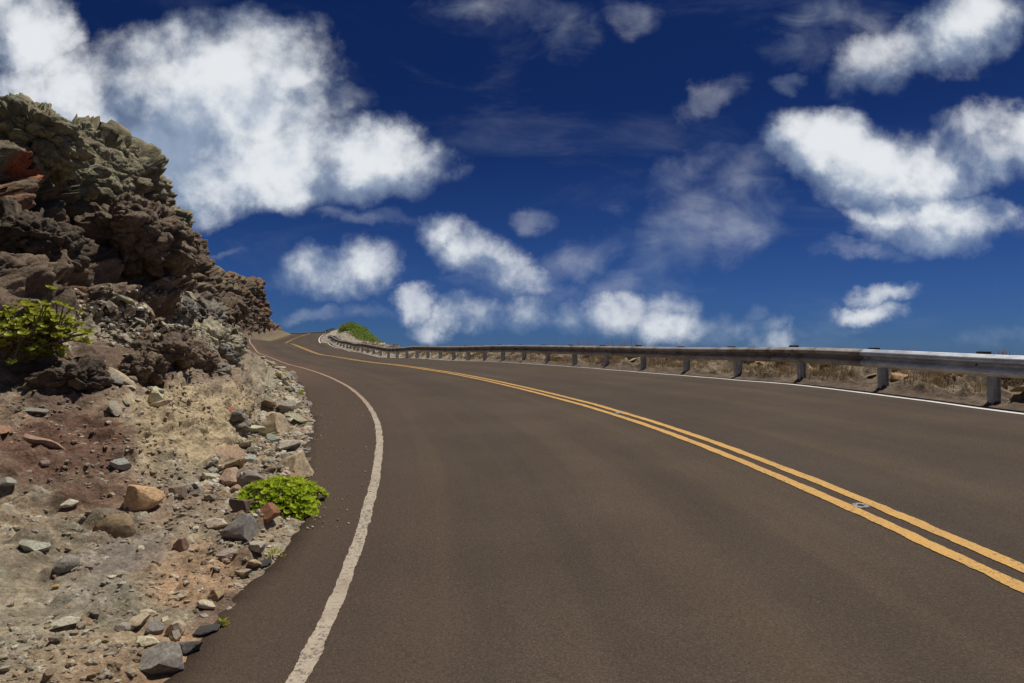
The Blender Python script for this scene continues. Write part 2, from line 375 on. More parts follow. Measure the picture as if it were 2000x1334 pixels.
# ------------------------------------------------------------ hillside: cross sections (u away from the asphalt, h above it)
# t: 0 edge, 1 toe, 2 slope, 3 foot of cliff, 4 mid cliff, 5 lip, 6 shelf, 7 hill
ST = [
 (-30, [(0,0),(.8,.08),(2.2,.35),(3.6,1.0),(4.3,2.6),(4.9,4.4),(9,5.6),(45,11)]),
 (0,  [(0,0),(.8,.08),(2.1,.33),(3.4,1.0),(4.2,2.4),(4.9,4.4),(9,5.6),(45,11)]),
 (4,  [(0,0),(.8,.08),(2.0,.30),(3.3,.95),(4.1,2.4),(4.8,4.4),(9,5.6),(45,11)]),
 (5.6,  [(0,0),(.8,.06),(1.8,.36),(3.0,1.0),(3.95,2.5),(4.6,4.4),(9,5.7),(45,11)]),
 (7,  [(0,0),(.85,.06),(1.6,.58),(2.8,1.15),(3.85,2.6),(4.6,4.4),(9,5.7),(45,11)]),
 (8.5,  [(0,0),(.8,.08),(1.30,.68),(2.5,1.3),(3.7,2.7),(4.5,4.5),(9,5.7),(45,11)]),
 (10, [(0,0),(.75,.1),(1.25,.70),(2.4,1.4),(3.6,2.9),(4.4,4.35),(9,5.5),(45,11)]),
 (13, [(0,0),(.65,.12),(1.2,.66),(2.3,1.5),(3.5,3.1),(4.4,4.4),(9,5.4),(45,11)]),
 (15, [(0,0),(.6,.12),(1.3,.5),(2.4,1.4),(3.6,3.2),(4.5,4.8),(9,6.0),(45,11)]),
 (20, [(0,0),(.5,.15),(1.1,.6),(2.1,1.6),(3.2,3.7),(4.2,5.5),(8,6.4),(45,11)]),
 (25, [(0,0),(.6,.2),(1.3,.8),(2.1,2.0),(3.2,4.1),(4.3,5.8),(8,6.6),(45,11)]),
 (28.5, [(0,0),(.7,.15),(1.6,.6),(2.6,1.8),(3.3,4.0),(4.7,5.7),(8,6.5),(45,11)]),
 (31, [(0,0),(.9,.15),(2.2,.55),(3.4,1.5),(4.1,3.2),(6.0,4.6),(9,5.4),(45,10)]),
 (34, [(0,0),(.8,.15),(2.0,.5),(4.0,1.2),(6.0,2.2),(8,3.2),(14,4.5),(50,9)]),
 (50, [(0,0),(.8,.2),(2.4,.7),(5.0,1.6),(7.5,2.8),(9.5,4.0),(15,5.5),(50,9)]),
 (66, [(0,0),(.8,.3),(2.4,.9),(4.6,2.0),(6.5,4.4),(8.3,6.6),(14,7.6),(50,10)]),
 (85, [(0,0),(.8,.3),(2.0,1.2),(3.8,2.8),(5.2,6.0),(7.0,9.2),(12,9.8),(50,11)]),
 (110,[(0,0),(.8,.3),(1.8,1.1),(3.0,2.8),(4.0,6.6),(5.2,10.2),(10,10.6),(40,10)]),
 (134,[(0,0),(.8,.4),(1.6,1.3),(2.4,3.0),(3.2,7.2),(4.1,10.6),(9,11),(25,10)]),
 (141,[(0,0),(.8,.4),(1.6,1.1),(2.8,2.2),(4.2,3.8),(5.6,5.2),(9,6),(14,6.5)]),
 (150,[(0,0),(.8,.2),(1.8,.5),(3.0,.9),(4.4,1.5),(6,2.0),(8,2.5),(12,3)]),
 (200,[(0,0),(.8,.2),(1.8,.5),(3.0,.8),(4.4,1.2),(6,1.5),(8,2),(12,2.5)])]
SS_ = np.array([a for a, _ in ST], float); PR = np.array([b for _, b in ST], float)   # (n,8,2)
def profile(s):
    """smoothly interpolated control points at stations s -> (len(s),8,2)"""
    out = np.zeros((len(s), 8, 2))
    for k in range(8):
        for c in range(2): out[:, k, c] = np.interp(s, SS_, PR[:, k, c])
    return out
def catmull(cp, t):
    """cp (n,8,2), t (m,) -> (n,m,2)"""
    i = np.clip(np.floor(t).astype(int), 0, 6); f = (t-i)[None, :, None]
    g = lambda j: cp[:, np.clip(j, 0, 7)]
    p0, p1, p2, p3 = g(i-1), g(i), g(i+1), g(i+2)
    p3 = np.where((i < 5)[None, :, None], p3, p2+(p2-p1)); p0 = np.where((i > 0)[None, :, None], p0, 2*p1-p2)
    lin = p1+(p2-p1)*f
    cr = .5*((2*p1)+(-p0+p2)*f+(2*p0-5*p1+4*p2-p3)*f*f+(-p0+3*p1-3*p2+p3)*f**3)
    return np.where((i < 5)[None, :, None], cr*.7+lin*.3, lin)

def bank_base(s, t):
    cp = profile(s)
    for k in range(1, 6):   # let the lines wander so nothing runs parallel to the road
        Pn = np.stack([s*.22, s*0+k*3.1, s*0], 1)
        cp[:, k, 0] += (.0, .10, .28, .35, .40, .38)[k]*fbm(Pn, 3, 70)*np.interp(s, [-30, 40, 60, 200], [1, 1, 2.2, 2.2])
        cp[:, k, 1] += (.0, .02, .08, .22, .30, .45)[k]*fbm(Pn+7, 3, 90)*np.interp(s, [-30, 40, 60, 200], [1, 1, 1.6, 1.6])
    uh = catmull(cp, t)
    off = -(WL(s)+EDGE(s))[:, None] - uh[..., 0] + .06
    P = road_pt(np.repeat(s[:, None], len(t), 1), off, 0.)
    # beyond the shelf the cross slope of the road no longer matters
    P[..., 2] += uh[..., 1] - .035*np.exp(-uh[..., 0]*8) - (off+WL(s)[:, None]+EDGE(s)[:, None])*np.interp(s, S, BKs)[:, None]*.8
    return P, uh
def normals(P):
    a = np.gradient(P, axis=0); b = np.gradient(P, axis=1); n = np.cross(a, b); n /= np.linalg.norm(n, axis=-1, keepdims=True)+1e-9
    return n
def blob(S2, T2, s0, t0, rs, rt, P=None, wob=.5):
    d = ((S2-s0)/rs)**2+((T2-t0)/rt)**2
    d = np.sqrt(d)
    if P is not None: d = d+wob*P
    return sstep(1.15, .75, d)

C_DUST = np.array((.31, .24, .158)); C_GREY = np.array((.245, .20, .138)); C_TAN = np.array((.43, .345, .215)); C_RED = np.array((.165, .092, .058))
C_DARK = np.array((.088, .066, .047)); C_OLIVE = np.array((.23, .205, .125)); C_ORANGE = np.array((.36, .20, .10)); C_BROWN = np.array((.155, .113, .077))
C_PALE = np.array((.44, .41, .31)); C_RUST = np.array((.42, .10, .035))

def build_bank(s, t, sizes):
    P, uh = bank_base(s, t)
    n, m = P.shape[:2]; N = normals(P)
    if N[n//2, m//2, 0] < 0: N = -N
    Q = P.reshape(-1, 3); Nn = N.reshape(-1, 3)
    S2 = np.repeat(s[:, None], m, 1).ravel(); T2 = np.repeat(t[None, :], n, 0).ravel()
    u = uh[..., 0].ravel(); h = uh[..., 1].ravel()
    big = fbm(Q*.45, 3, 201); med = fbm(Q*1.6, 4, 202); sm = fbm(Q*7, 4, 203); tiny = fbm(Q*28, 3, 204)
    t0 = np.interp(S2, [4, 9, 13, 18, 24, 31, 34, 50], [2.85, 2.8, 2.65, 2.6, 2.45, 2.4, 2.7, 2.3])
    cliff = sstep(-.15, .30, T2-t0+.5*big+.30*med)                       # 0 soil slope, 1 rock face
    fade = sstep(0, .25, u)
    # --- soil / rubble slope
    warpv = np.stack([fbm(Q*1.1, 3, 210), fbm(Q*1.1, 3, 211), fbm(Q*1.1, 3, 212)], 1)
    rid = fbm((Q+.25*warpv)*np.array([1.3, 1.3, 3.0]), 4, 205, ridged=True)
    d = (.10*med + .10*np.maximum(rid, -.3)*(.5+.5*sstep(.8, 1.8, T2)) + .035*sm*(1+sstep(1., 2., T2)) + .010*tiny)*fade
    # embedded lumps in the slope
    v1, v2, vid = voro((Q+.10*warpv)*np.array([3.3, 3.3, 4.5]), 31)
    lump = (vid > .62)*sstep(.50, .16, v1)
    d = d + .10*lump*fade*sstep(-.5, .4, big+.3*med+.3)
    w1, w2, wid = voro(Q*np.array([9., 9., 12.]), 37)
    chips = (wid > .55)*sstep(.55, .15, w1)
    x1, x2, xid = voro(Q*np.array([21., 21., 26.]), 39); ch2 = (xid > .5)*sstep(.5, .15, x1)
    d = d + (.034*chips*(1-.6*sstep(.1, .5, big)) + .011*ch2)*fade
    # --- rock face: rounded masses with deep joints, then knobs, then scales
    sz = sizes
    c1, c2, cid = voro((Q+.55*warpv)*np.array([.66, .66, .80])*sz, 41)
    k1, k2, kid = voro((Q+.30*warpv)*np.array([1.8, 1.8, 2.1])*sz*(np.array([.75, .75, 1.5]) if sz < 1 else 1.), 43); kt = tilt(kid)
    l1, l2, lid = voro((Q+.14*warpv)*np.array([5.2, 5.2, 6.8])*sz*(np.array([.55, .55, 1.1]) if sz < 1 else 1.), 45); lt = tilt(lid)
    m1, m2, mid = voro((Q+.03*warpv)*np.array([13., 13., 17.])*sz, 47); mt = tilt(mid)
    e1 = sstep(0, .32, c2-c1); e2 = sstep(0, .22, k2-k1); e3 = sstep(0, .28, l2-l1); e4 = sstep(0, .5, m2-m1)
    round1 = 1-sstep(.05, .95, c1)**1.3; round2 = 1-sstep(.05, .9, k1)**1.3
    f = (.85*(cid-.42)+.48*e1*(.4+.6*round1) + .24*(kid-.5)*e2+.12*e2*(.5+.5*round2)+.24*kt + (.055*(lid-.4)+.03)*e3+.055*lt + .012*e4+.020*mt)/sz**.6
    f = f - .48 + .16*fbm(Q*.9, 3, 206, ridged=True)/sz**.5 + .02*tiny
    topf = sstep(5.1, 6.0, T2)
    f = f*(1-topf*.65)
    if sz < 1: f = f*1.25+.35*fbm(Q*.35, 3, 207, ridged=True)
    d = d*(1-cliff)+f*cliff
    dirn = Nn + np.array([0, 0, -.18])*cliff[:, None]*(cid[:, None]-.2)        # masses sag outwards over their joints
    Q2 = Q + dirn*d[:, None]
    # --- colour of the ground and the rock itself
    mw = fbm(Q*1.1, 4, 220); mw2 = fbm(Q*3.3, 4, 221)
    col = C_DUST + (C_GREY-C_DUST)*sstep(-.2, .3, mw+.3*mw2)[:, None]
    def over(c, k): return col+(c-col)*np.clip(k, 0, 1)[:, None]
    col = over(np.array((.265, .185, .125)), .75*sstep(.05, .35, fbm(Q*.8, 4, 222)+.25*mw2))
    col = over(C_PALE, .7*chips*(wid > .78)); col = over(C_PALE, .6*ch2*(xid > .8))
    col = over(C_BROWN, .8*lump*(vid > .86)); col = over(C_PALE*.8, .6*lump*(vid < .70))
    if s[0] < 20:
        for (c, s0, t0, rs, rt, k) in PATCHES:
            col = over(np.array(c), k*blob(S2, T2, s0, t0, rs, rt, mw+.4*mw2, .55))
    rock = np.empty_like(col)
    base = np.where((cid > .55)[:, None], C_BROWN, C_DARK*1.15)
    base = np.where((kid > .74)[:, None], C_BROWN*1.25, base); base = np.where(((kid < .16))[:, None], C_RED*1.1, base)
    up = sstep(4.05, 4.9, T2+.7*mw+.35*mw2+.3*(cid-.5)); 
    base = base+(C_OLIVE-base)*(up*(.6+.4*lid))[:, None]
    crest = sstep(24, 27, S2+1.5*mw)*sstep(2.5, 3.1, T2)*sstep(42, 34, S2)
    base = base+(C_OLIVE*1.15-base)*(crest*(kid > .35)*.8)[:, None]
    if s[0] >= 20:
        rr = sstep(.0, .4, fbm(Q*.35, 4, 230)+.4*mw)*sstep(36, 46, S2)
        base = base+(np.array((.23, .125, .07))-base)*(.75*rr)[:, None]
        base = base+(np.array((.25, .20, .14))-base)*(.35*sstep(36, 46, S2)*sstep(.1, .5, mw2))[:, None]
    rock = base*np.interp(S2, [34, 44], [.84, .74])[:, None]*(.85+.5*lid)[:, None]*(.85+.3*mid)[:, None]
    col = col*(1-cliff)[:, None]+rock*cliff[:, None]
    if s[0] < 20:
        for (c, s0, t0, rs, rt, k) in PATCHES_ROCK:
            col = over(np.array(c), k*blob(S2, T2, s0, t0, rs, rt, mw2, .45))
    else:
        gr = sstep(36, 44, S2)*sstep(1.9, .9, T2+.4*mw)*sstep(-.25, .15, mw2)
        ff = sstep(36, 44, S2)*(1-cliff); col = over(np.array((.16, .115, .078)), .85*ff); col = over(np.array((.19, .175, .07)), .85*gr*sstep(1.6, .7, T2)*(1-cliff))
    return Q2.reshape(n, m, 3), col.reshape(n, m, 3), cliff.reshape(n, m)
PATCHES = []
PATCHES_ROCK = []
PATCHES = [((.42,.33,.20), 8.5, 1.55, 2.3, .62, .95), ((.40,.31,.19), 10.8, 1.5, 1.3, .4, .7),
 ((.135,.07,.047), 6.1, 2.1, .8, .42, .85), ((.145,.08,.052), 5.6, 1.65, .45, .33, .8), ((.13,.085,.06), 8.5, 2.6, 2.6, .35, .9),
 ((.36,.225,.125), 3.1, .38, .55, .42, .85), ((.37,.235,.135), 4.25, .38, .45, .38, .85), ((.34,.21,.12), 4.6, .75, .4, .25, .5),
 ((.22,.20,.18), 4.5, 1.05, .4, .25, .55), ((.21,.19,.17), 3.9, .9, .3, .2, .5), ((.16,.10,.07), 3.9, .12, .35, .14, .8),
 ((.30,.27,.19), 2.9, .9, 1.3, .7, .5), ((.40,.37,.27), 11.2, 2.95, 2.2, .45, .85), ((.22,.155,.115), 10.2, 2.25, 1.4, .3, .7),
 ((.36,.33,.235), 16, .9, 5.0, .9, .6), ((.20,.18,.17), 9.6, 1.15, .6, .3, .6)]
PATCHES_ROCK = [((.40,.11,.045), 10.4, 4.42, .38, .10, .9), ((.42,.36,.24), 14.2, 2.75, 1.5, .35, .8), ((.20,.17,.12), 17.4, 3.2, 1.4, .35, .7), ((.27,.12,.07), 9.4, 4.1, 1., .3, .5)]

t_near = np.concatenate([np.linspace(0, 3, 300)[:-1], np.linspace(3, 5.3, 250)[:-1], np.linspace(5.3, 6, 40)[:-1], np.linspace(6, 7, 24)])
s_near = np.concatenate([np.arange(-24, 1.6, .4), s_samples(1.6, 34.0, .0052, .016, .2)])
G1, K1, CL1 = build_bank(s_near, t_near, 1.0)
s_far = np.concatenate([s_samples(34.0, 165, .0028, .12, .45), np.arange(167, 196, 2.)])
s_far[0] = s_near[-1]
t_far = np.concatenate([np.linspace(0, 3, 70)[:-1], np.linspace(3, 5.3, 90)[:-1], np.linspace(5.3, 6, 20)[:-1], np.linspace(6, 7, 14)])
G2, K2, CL2 = build_bank(s_far, t_far, .62)
def grid_part(name, G, K, mask, parent=None):
    n, m = G.shape[:2]; F = grid_faces(n, m)[:, ::-1][mask]
    used = np.unique(F); rem = np.zeros(n*m, np.int64); rem[used] = np.arange(len(used))
    g = G.reshape(-1, 3)[used]
    if parent is not None: g = g-np.array(parent.location)
    me = mesh_np(name, g, rem[F], col=K.reshape(-1, 3)[used])
    return link(name, me, parent, [M_ROCK])
def masks(CL, t, n):
    c = CL[:-1, :-1].ravel(); tt = np.repeat(t[None, :-1], n-1, 0).ravel()
    top = tt > 5.7
    return (c <= .5) & ~top & (tt < 4.2), ((c > .5) | (tt >= 4.2)) & ~top, top
near_cliff = tag(empty('rock_cliff', tuple(G1[len(s_near)//2, 400])), 'dark brown lava cliff with knobbly olive top standing on the left above the roadside slope', 'cliff')
far_cliff = tag(empty('rock_cliff', tuple(G2[len(s_far)//3, 60])), 'distant reddish brown rock outcrop beyond the near cliff where the road meets the sky', 'cliff')
for G, K, CL, tt, par in ((G1, K1, CL1, t_near, near_cliff), (G2, K2, CL2, t_far, far_cliff)):
    a, b, c = masks(CL, tt, G.shape[0])
    tag(grid_part('slope', G, K, a), kind='structure'); grid_part('rock_face', G, K, b, par); tag(grid_part('hill', G, K, c), kind='structure')

def on_bank(s, t, far=False):
    G, ss, tt = (G2, s_far, t_far) if far else (G1, s_near, t_near)
    i = int(np.clip(np.searchsorted(ss, s), 1, len(ss)-2)); j = int(np.clip(np.searchsorted(tt, t), 1, len(tt)-2))
    g = G[i, j]; n = np.cross(G[i+1, j]-G[i-1, j], G[i, j+1]-G[i, j-1]); n /= np.linalg.norm(n)+1e-9
    if n[2]*.6+n[0] < 0: n = -n
    return Vector(g), Vector(n), K1[i, j] if not far else K2[i, j]

# ------------------------------------------------------------ loose stones
def stone_mesh(name, seed, sub=2, squash=(1, 1, 1), cuts=11, rough=.13):
    r = random.Random(seed); bm = bmesh.new(); bmesh.ops.create_icosphere(bm, subdivisions=sub, radius=1)
    V = np.array([v.co[:] for v in bm.verts])
    for k in range(cuts):
        n = np.array([r.gauss(0, 1) for _ in range(3)]); n /= np.linalg.norm(n); d = r.uniform(.40, .74)
        V -= np.maximum(V@n-d, 0)[:, None]*n
    V *= 1+rough*fbm(V*1.7+seed*3.1, 4, seed)[:, None]
    if sub >= 3: V *= 1+.025*fbm(V*9+seed, 3, seed)[:, None]
    V *= np.array(squash)/.72
    for v, c in zip(bm.verts, V): v.co = c
    bmesh.ops.recalc_face_normals(bm, faces=bm.faces)
    for f in bm.faces: f.smooth = True
    for e in bm.edges:
        if len(e.link_faces) == 2 and e.calc_face_angle(0) > .33: e.smooth = False
    me = bpy.data.meshes.new(name); bm.to_mesh(me); bm.free(); me.materials.append(M_STONE); return me
BIG = [stone_mesh('rock', 100+k, 4, ((1, .8, .7), (1.1, .75, .5), (1, .9, .8), (1.2, .7, .55))[k % 4], 9+k % 5) for k in range(10)]
MIDS = [stone_mesh('rock', 200+k, 3, ((1, .8, .6), (1.2, .7, .35), (1, .9, .75), (1.3, .6, .4))[k % 4], 10) for k in range(12)]
SML = [stone_mesh('rock', 300+k, 2, ((1, .8, .6), (1.2, .7, .35), (1, .9, .7), (1.3, .6, .3))[k % 4], 8) for k in range(10)]
rnd = random.Random(77)
def put_stone(me, P, n, size, col, label, group=None, sink=.25, rot=None, name='rock', cat='rock', flat=.6):
    o = bpy.data.objects.new(name, me); COL.objects.link(o)
    up = (n*flat+Vector((0, 0, 1-flat))).normalized()
    q = up.to_track_quat('Z', 'Y')
    o.rotation_mode = 'QUATERNION'
    from mathutils import Quaternion
    o.rotation_quaternion = q @ Quaternion((0, 0, 1), rnd.uniform(0, 6.28) if rot is None else rot) @ Quaternion((rnd.uniform(-1, 1), rnd.uniform(-1, 1), 0), rnd.uniform(0, .35))
    o.scale = (size*rnd.uniform(.9, 1.1), size*rnd.uniform(.85, 1.1), size*rnd.uniform(.85, 1.1))
    o.location = P + n*size*(.5-sink)
    kf = min(1.12, .56/max(col)); o.color = (col[0]*kf, col[1]*kf*.97, col[2]*kf*.92, 1)
    return tag(o, label, cat, group)
PROM = [
 (5.43,1.39, 0.127, (.46,.31,.18), 'tan and orange boulder standing alone on the dusty slope above the pale rocks'),
 (5.21,.76, 0.094, (.52,.44,.34), 'cream pink boulder left of the dark grey boulder below the lime succulent'),
 (5.03,.48, 0.121, (.20,.185,.17), 'dark grey boulder just below the lime succulent at the asphalt edge'),
 (4.65,.38, 0.075, (.30,.25,.22), 'mottled grey and pink rock below the dark grey boulder'),
 (4.63,.19, 0.071, (.38,.35,.29), 'pale grey rock touching the asphalt below the lime succulent'),
 (4.53,.15, 0.056, (.38,.29,.19), 'tan wedge rock at the asphalt edge below the pale grey rock'),
 (4.35,.15, 0.048, (.34,.27,.19), 'small tan rock at the asphalt edge where the row of rocks thins out'),
 (3.84,.21, 0.050, (.48,.43,.32), 'lone pale yellow rock on the asphalt edge above the lowest rock pile'),
 (3.46,.35, 0.050, (.22,.20,.19), 'round blue grey cobble on top of the lowest rock pile'),
 (3.53,.46, 0.054, (.40,.33,.23), 'tan rock behind the round cobble in the lowest rock pile'),
 (3.46,.23, 0.048, (.40,.33,.24), 'small tan rock right of the round cobble in the lowest rock pile'),
 (3.29,.31, 0.055, (.50,.45,.32), 'cream rock in the middle of the lowest rock pile'),
 (3.09,.14, 0.083, (.22,.205,.18), 'largest grey boulder at the bottom of the lowest rock pile'),
 (3.32,.10, 0.065, (.11,.105,.10), 'near black rock of the lowest pile leaning over the asphalt'),
 (3.39,.19, 0.045, (.26,.22,.17), 'brown grey rock wedged between cobble and black rock in the lowest pile'),
 (3.41,.81, 0.049, (.44,.41,.33), 'whitish rock alone on the dusty slope near the lower left corner'),
 (4.39,1.38, 0.075, (.33,.34,.27), 'flat greenish grey slab on the dusty slope at the far left'),
 (5.30,1.72, 0.052, (.46,.43,.35), 'thin whitish sliver lying below the red brown ridge'),
 (4.98,1.30, 0.156, (.24,.18,.11), 'olive brown boulder with a dark hollow beneath it on the dusty slope'),
 (3.94,1.09, 0.028, (.42,.27,.11), 'small ochre stone on the dusty slope'),
 (4.75,.81, 0.055, (.27,.17,.13), 'reddish stone left of the mottled rocks on the dusty slope'),
 (8.62,.34, 0.201, (.33,.30,.24), 'largest grey tan boulder beside the asphalt edge above the lime succulent'),
 (9.92,.68, 0.208, (.42,.34,.24), 'flat topped tan boulder tucked behind the largest grey tan boulder'),
 (7.98,.52, 0.087, (.40,.38,.33), 'pale grey rock just left of the largest roadside boulder'),
 (7.69,.77, 0.100, (.33,.35,.33), 'bluish slab at the foot of the tan bank'),
 (12.21,1.17, 0.200, (.20,.15,.11), 'dark brown block in the rubble below the dark overhang'),
 (12.53,.75, 0.189, (.26,.23,.19), 'grey block right of the dark brown block in the rubble'),
 (13.82,.61, 0.189, (.40,.36,.28), 'flat pale slab topping the rubble at the asphalt edge'),
 (7.77,.08, 0.074, (.15,.12,.09), 'dark brown rock right at the asphalt edge above the lime succulent'),
 (6.79,.23, 0.104, (.27,.15,.10), 'red brown rock just behind the lime succulent'),
 (7.08,.20, 0.197, (.44,.35,.23), 'long low tan slab behind the lime succulent along the asphalt'),
 (6.06,.48, 0.124, (.50,.47,.39), 'white rock half hidden behind the left side of the lime succulent'),
 (5.27,.34, 0.073, (.25,.12,.07), 'rust brown rock in front of the lime succulent'),
 (5.61,.68, 0.130, (.13,.095,.08), 'dark brown block left of the lime succulent'),
 (6.06,1.72, 0.094, (.28,.28,.25), 'twin grey rock stuck in the bank above the tan and orange boulder'),
 (5.27,2.06, 0.066, (.30,.29,.26), 'grey slab at the left edge under the red brown ridge'),
 (3.74,1.19, 0.035, (.38,.31,.25), 'small pinkish rock at the far left of the dusty slope'),
 (9.52,1.52, 0.095, (.26,.11,.08), 'dark red stone beside the tan bank wall'),
 (4.09,1.14, 0.072, (.24,.22,.19), 'low grey slab with a sharp shadow on the dusty slope'),
 (6.45,1.04, 0.093, (.42,.38,.29), 'pale flat stone at the foot of the tan bank left of the white rock'),
 (5.61,1.20, 0.068, (.28,.22,.17), 'brown stone right of the tan and orange boulder'),
 (3.72,.50, 0.046, (.44,.38,.27), 'pale rock at the top of the lowest rock pile'),
 (4.00,.18, 0.044, (.36,.26,.16), 'tan stone at the asphalt edge between the two rock piles'),
 (3.66,.37, 0.032, (.46,.40,.29), 'little cream stone beside the top of the lowest rock pile'),
]
for k, (s, t, z, c, lb) in enumerate(PROM):
    P, n, _ = on_bank(s, t); put_stone(BIG[k % 10], P, n, z*.84, c, lb, None, .12, k*1.3, flat=.35)


# scattered rubble: individually placed, of one look within each strip
def jig(c, a=.18):
    k = rnd.uniform(1-a, 1+a); return tuple(min(.6, x*k*rnd.uniform(.94, 1.06)) for x in c)
GREENG, GREYR, CREAM, BRN, ORG, DGREY, REDB, BLU = ('pale olive', (.36, .33, .24)), ('grey', (.30, .28, .235)), ('cream', (.42, .37, .27)), ('brown', (.24, .185, .135)), ('tan', (.34, .26, .17)), ('dark grey', (.20, .185, .165)), ('reddish', (.25, .145, .10)), ('bluish grey', (.30, .31, .28))
def strew(nr, sr, tr, sizes, meshes, what, group, pal, power=1.6, spow=1.):
    for k in range(nr):
        s = sr[0]+(sr[1]-sr[0])*rnd.random()**spow; t = tr[0]+(tr[1]-tr[0])*rnd.random()
        P, n, _ = on_bank(s, t); f = rnd.random()**power; z = sizes[0]+(sizes[1]-sizes[0])*f; nm, c = rnd.choice(pal)
        size = 'small' if f < .3 else 'middling' if f < .65 else 'large'
        put_stone(rnd.choice(meshes), P, n, z, jig(c), '%s %s rock %s' % (size, nm, what), group, rnd.uniform(.1, .35))
strew(84, (6.2, 20), (.10, 1.05), (.035, .16), MIDS, 'in the rubble strip between asphalt edge and tan bank', 'rocks in the rubble strip along the asphalt', [GREENG, GREYR, CREAM, CREAM, GREENG, BRN, ORG, DGREY, REDB, BLU], 2.0, 1.15)
strew(42, (18, 31), (.1, .95), (.07, .2), MIDS, 'in the far rubble where the slope meets the bend', 'rocks in the far rubble by the bend', [GREENG, CREAM, GREYR], 1.6)
strew(52, (9.0, 14.5), (2.40, 3.25), (.05, .17), MIDS, 'in the scree spilling from under the dark cliff', 'stones of the pale scree under the cliff', [GREENG, CREAM, CREAM, GREYR, ORG], 1.8)
strew(36, (2.3, 6.4), (.25, 1.9), (.012, .036), SML, 'lying loose on the dusty slope at the lower left', 'small stones on the dusty lower slope', [GREENG, CREAM, CREAM, ORG, GREYR, BRN], 1.6)
strew(22, (5.6, 8.8), (1.9, 2.9), (.03, .12), MIDS, 'on the brown slope beneath the leafy shrub', 'rocks on the brown slope beneath the shrub', [BRN, DGREY, GREYR, REDB, GREENG], 1.6)

# gravel: too many to count, one object
def gravel(name, n, place, sz, seed):
    r = np.random.default_rng(seed); tmpl = []
    for k in range(6):
        bm = bmesh.new(); bmesh.ops.create_icosphere(bm, subdivisions=1, radius=1)
        v = np.array([x.co[:] for x in bm.verts]); f = np.array([[q.index for q in p.verts] for p in bm.faces]); bm.free()
        v = v*(1+.35*r.standard_normal((len(v), 1)).clip(-1, 1)*.6)*np.array([1, .8, .55]); tmpl.append((v, f))
    Vs, Fs, Cs = [], [], []; base = 0
    for i in range(n):
        out = place(r)
        if out is None: continue
        P, col = out; v, f = tmpl[i % 6]; a = r.uniform(0, 6.28); ca, sa = math.cos(a), math.sin(a)
        z = sz[0]+(sz[1]-sz[0])*r.random()**3
        vv = v*z; vv = np.stack([vv[:, 0]*ca-vv[:, 1]*sa, vv[:, 0]*sa+vv[:, 1]*ca, vv[:, 2]+vv[:, 0]*r.uniform(-.4, .4)], 1)+np.array(P)
        Vs.append(vv); Fs.append(f+base); base += len(v); Cs.append(np.repeat(np.array(col)[None], len(v), 0))
    me = mesh_np(name, np.concatenate(Vs), np.concatenate(Fs), col=np.concatenate(Cs), smooth=False)
    return tag(link(name, me, None, [M_ROCK]), kind='stuff')
CP = np.array([(.50, .45, .33), (.42, .36, .26), (.30, .23, .16), (.55, .51, .41), (.27, .22, .17), (.42, .30, .19)])
def pl_slope(r):
    s = 2.+13*r.random()**1.4; t = 2.6*r.random()**1.1
    if fbm(np.array([[s*1.7, t*2.2, 0]]), 2, 5)[0] < r.uniform(-.5, .3): return None
    P, n, c = on_bank(s, t); return P, .6*CP[r.integers(6)]*r.uniform(.8, 1.15)+.4*c
g = gravel('gravel', 24000, pl_slope, (.005, .030), 3); g['label'] = 'loose gravel and chips strewn over the roadside slope'
def pl_strip(r):
    s = 5.8+24*r.random()**1.2; t = 1.15*r.random()
    P, n, c = on_bank(s, t); return P, CP[r.integers(6)]*r.uniform(.75, 1.1)
g = gravel('gravel', 8000, pl_strip, (.012, .075), 4); g['label'] = 'broken rubble between the larger rocks along the asphalt edge'
def pl_talus(r):
    s = 8.8+6*r.random(); t = 2.35+1.0*r.random()
    P, n, c = on_bank(s, t); return P, CP[r.integers(4)]*r.uniform(.75, 1.15)
g = gravel('gravel', 4200, pl_talus, (.012, .06), 6); g['label'] = 'pale scree chips under the cliff'
def pl_road(r):   # chips that rolled onto the shoulder
    s = 5.2+10*r.random()**1.2; f = r.random()**1.9; off = -(WL(s)+EDGE(s))+.06+f*.9*EDGE(s)
    P = road_pt(np.array([s]), off, .006)[0]; return P, CP[r.integers(4)]*r.uniform(.9, 1.2)
g = gravel('gravel', 420, pl_road, (.003, .012), 8); g['label'] = 'pale grit scattered on the asphalt shoulder'

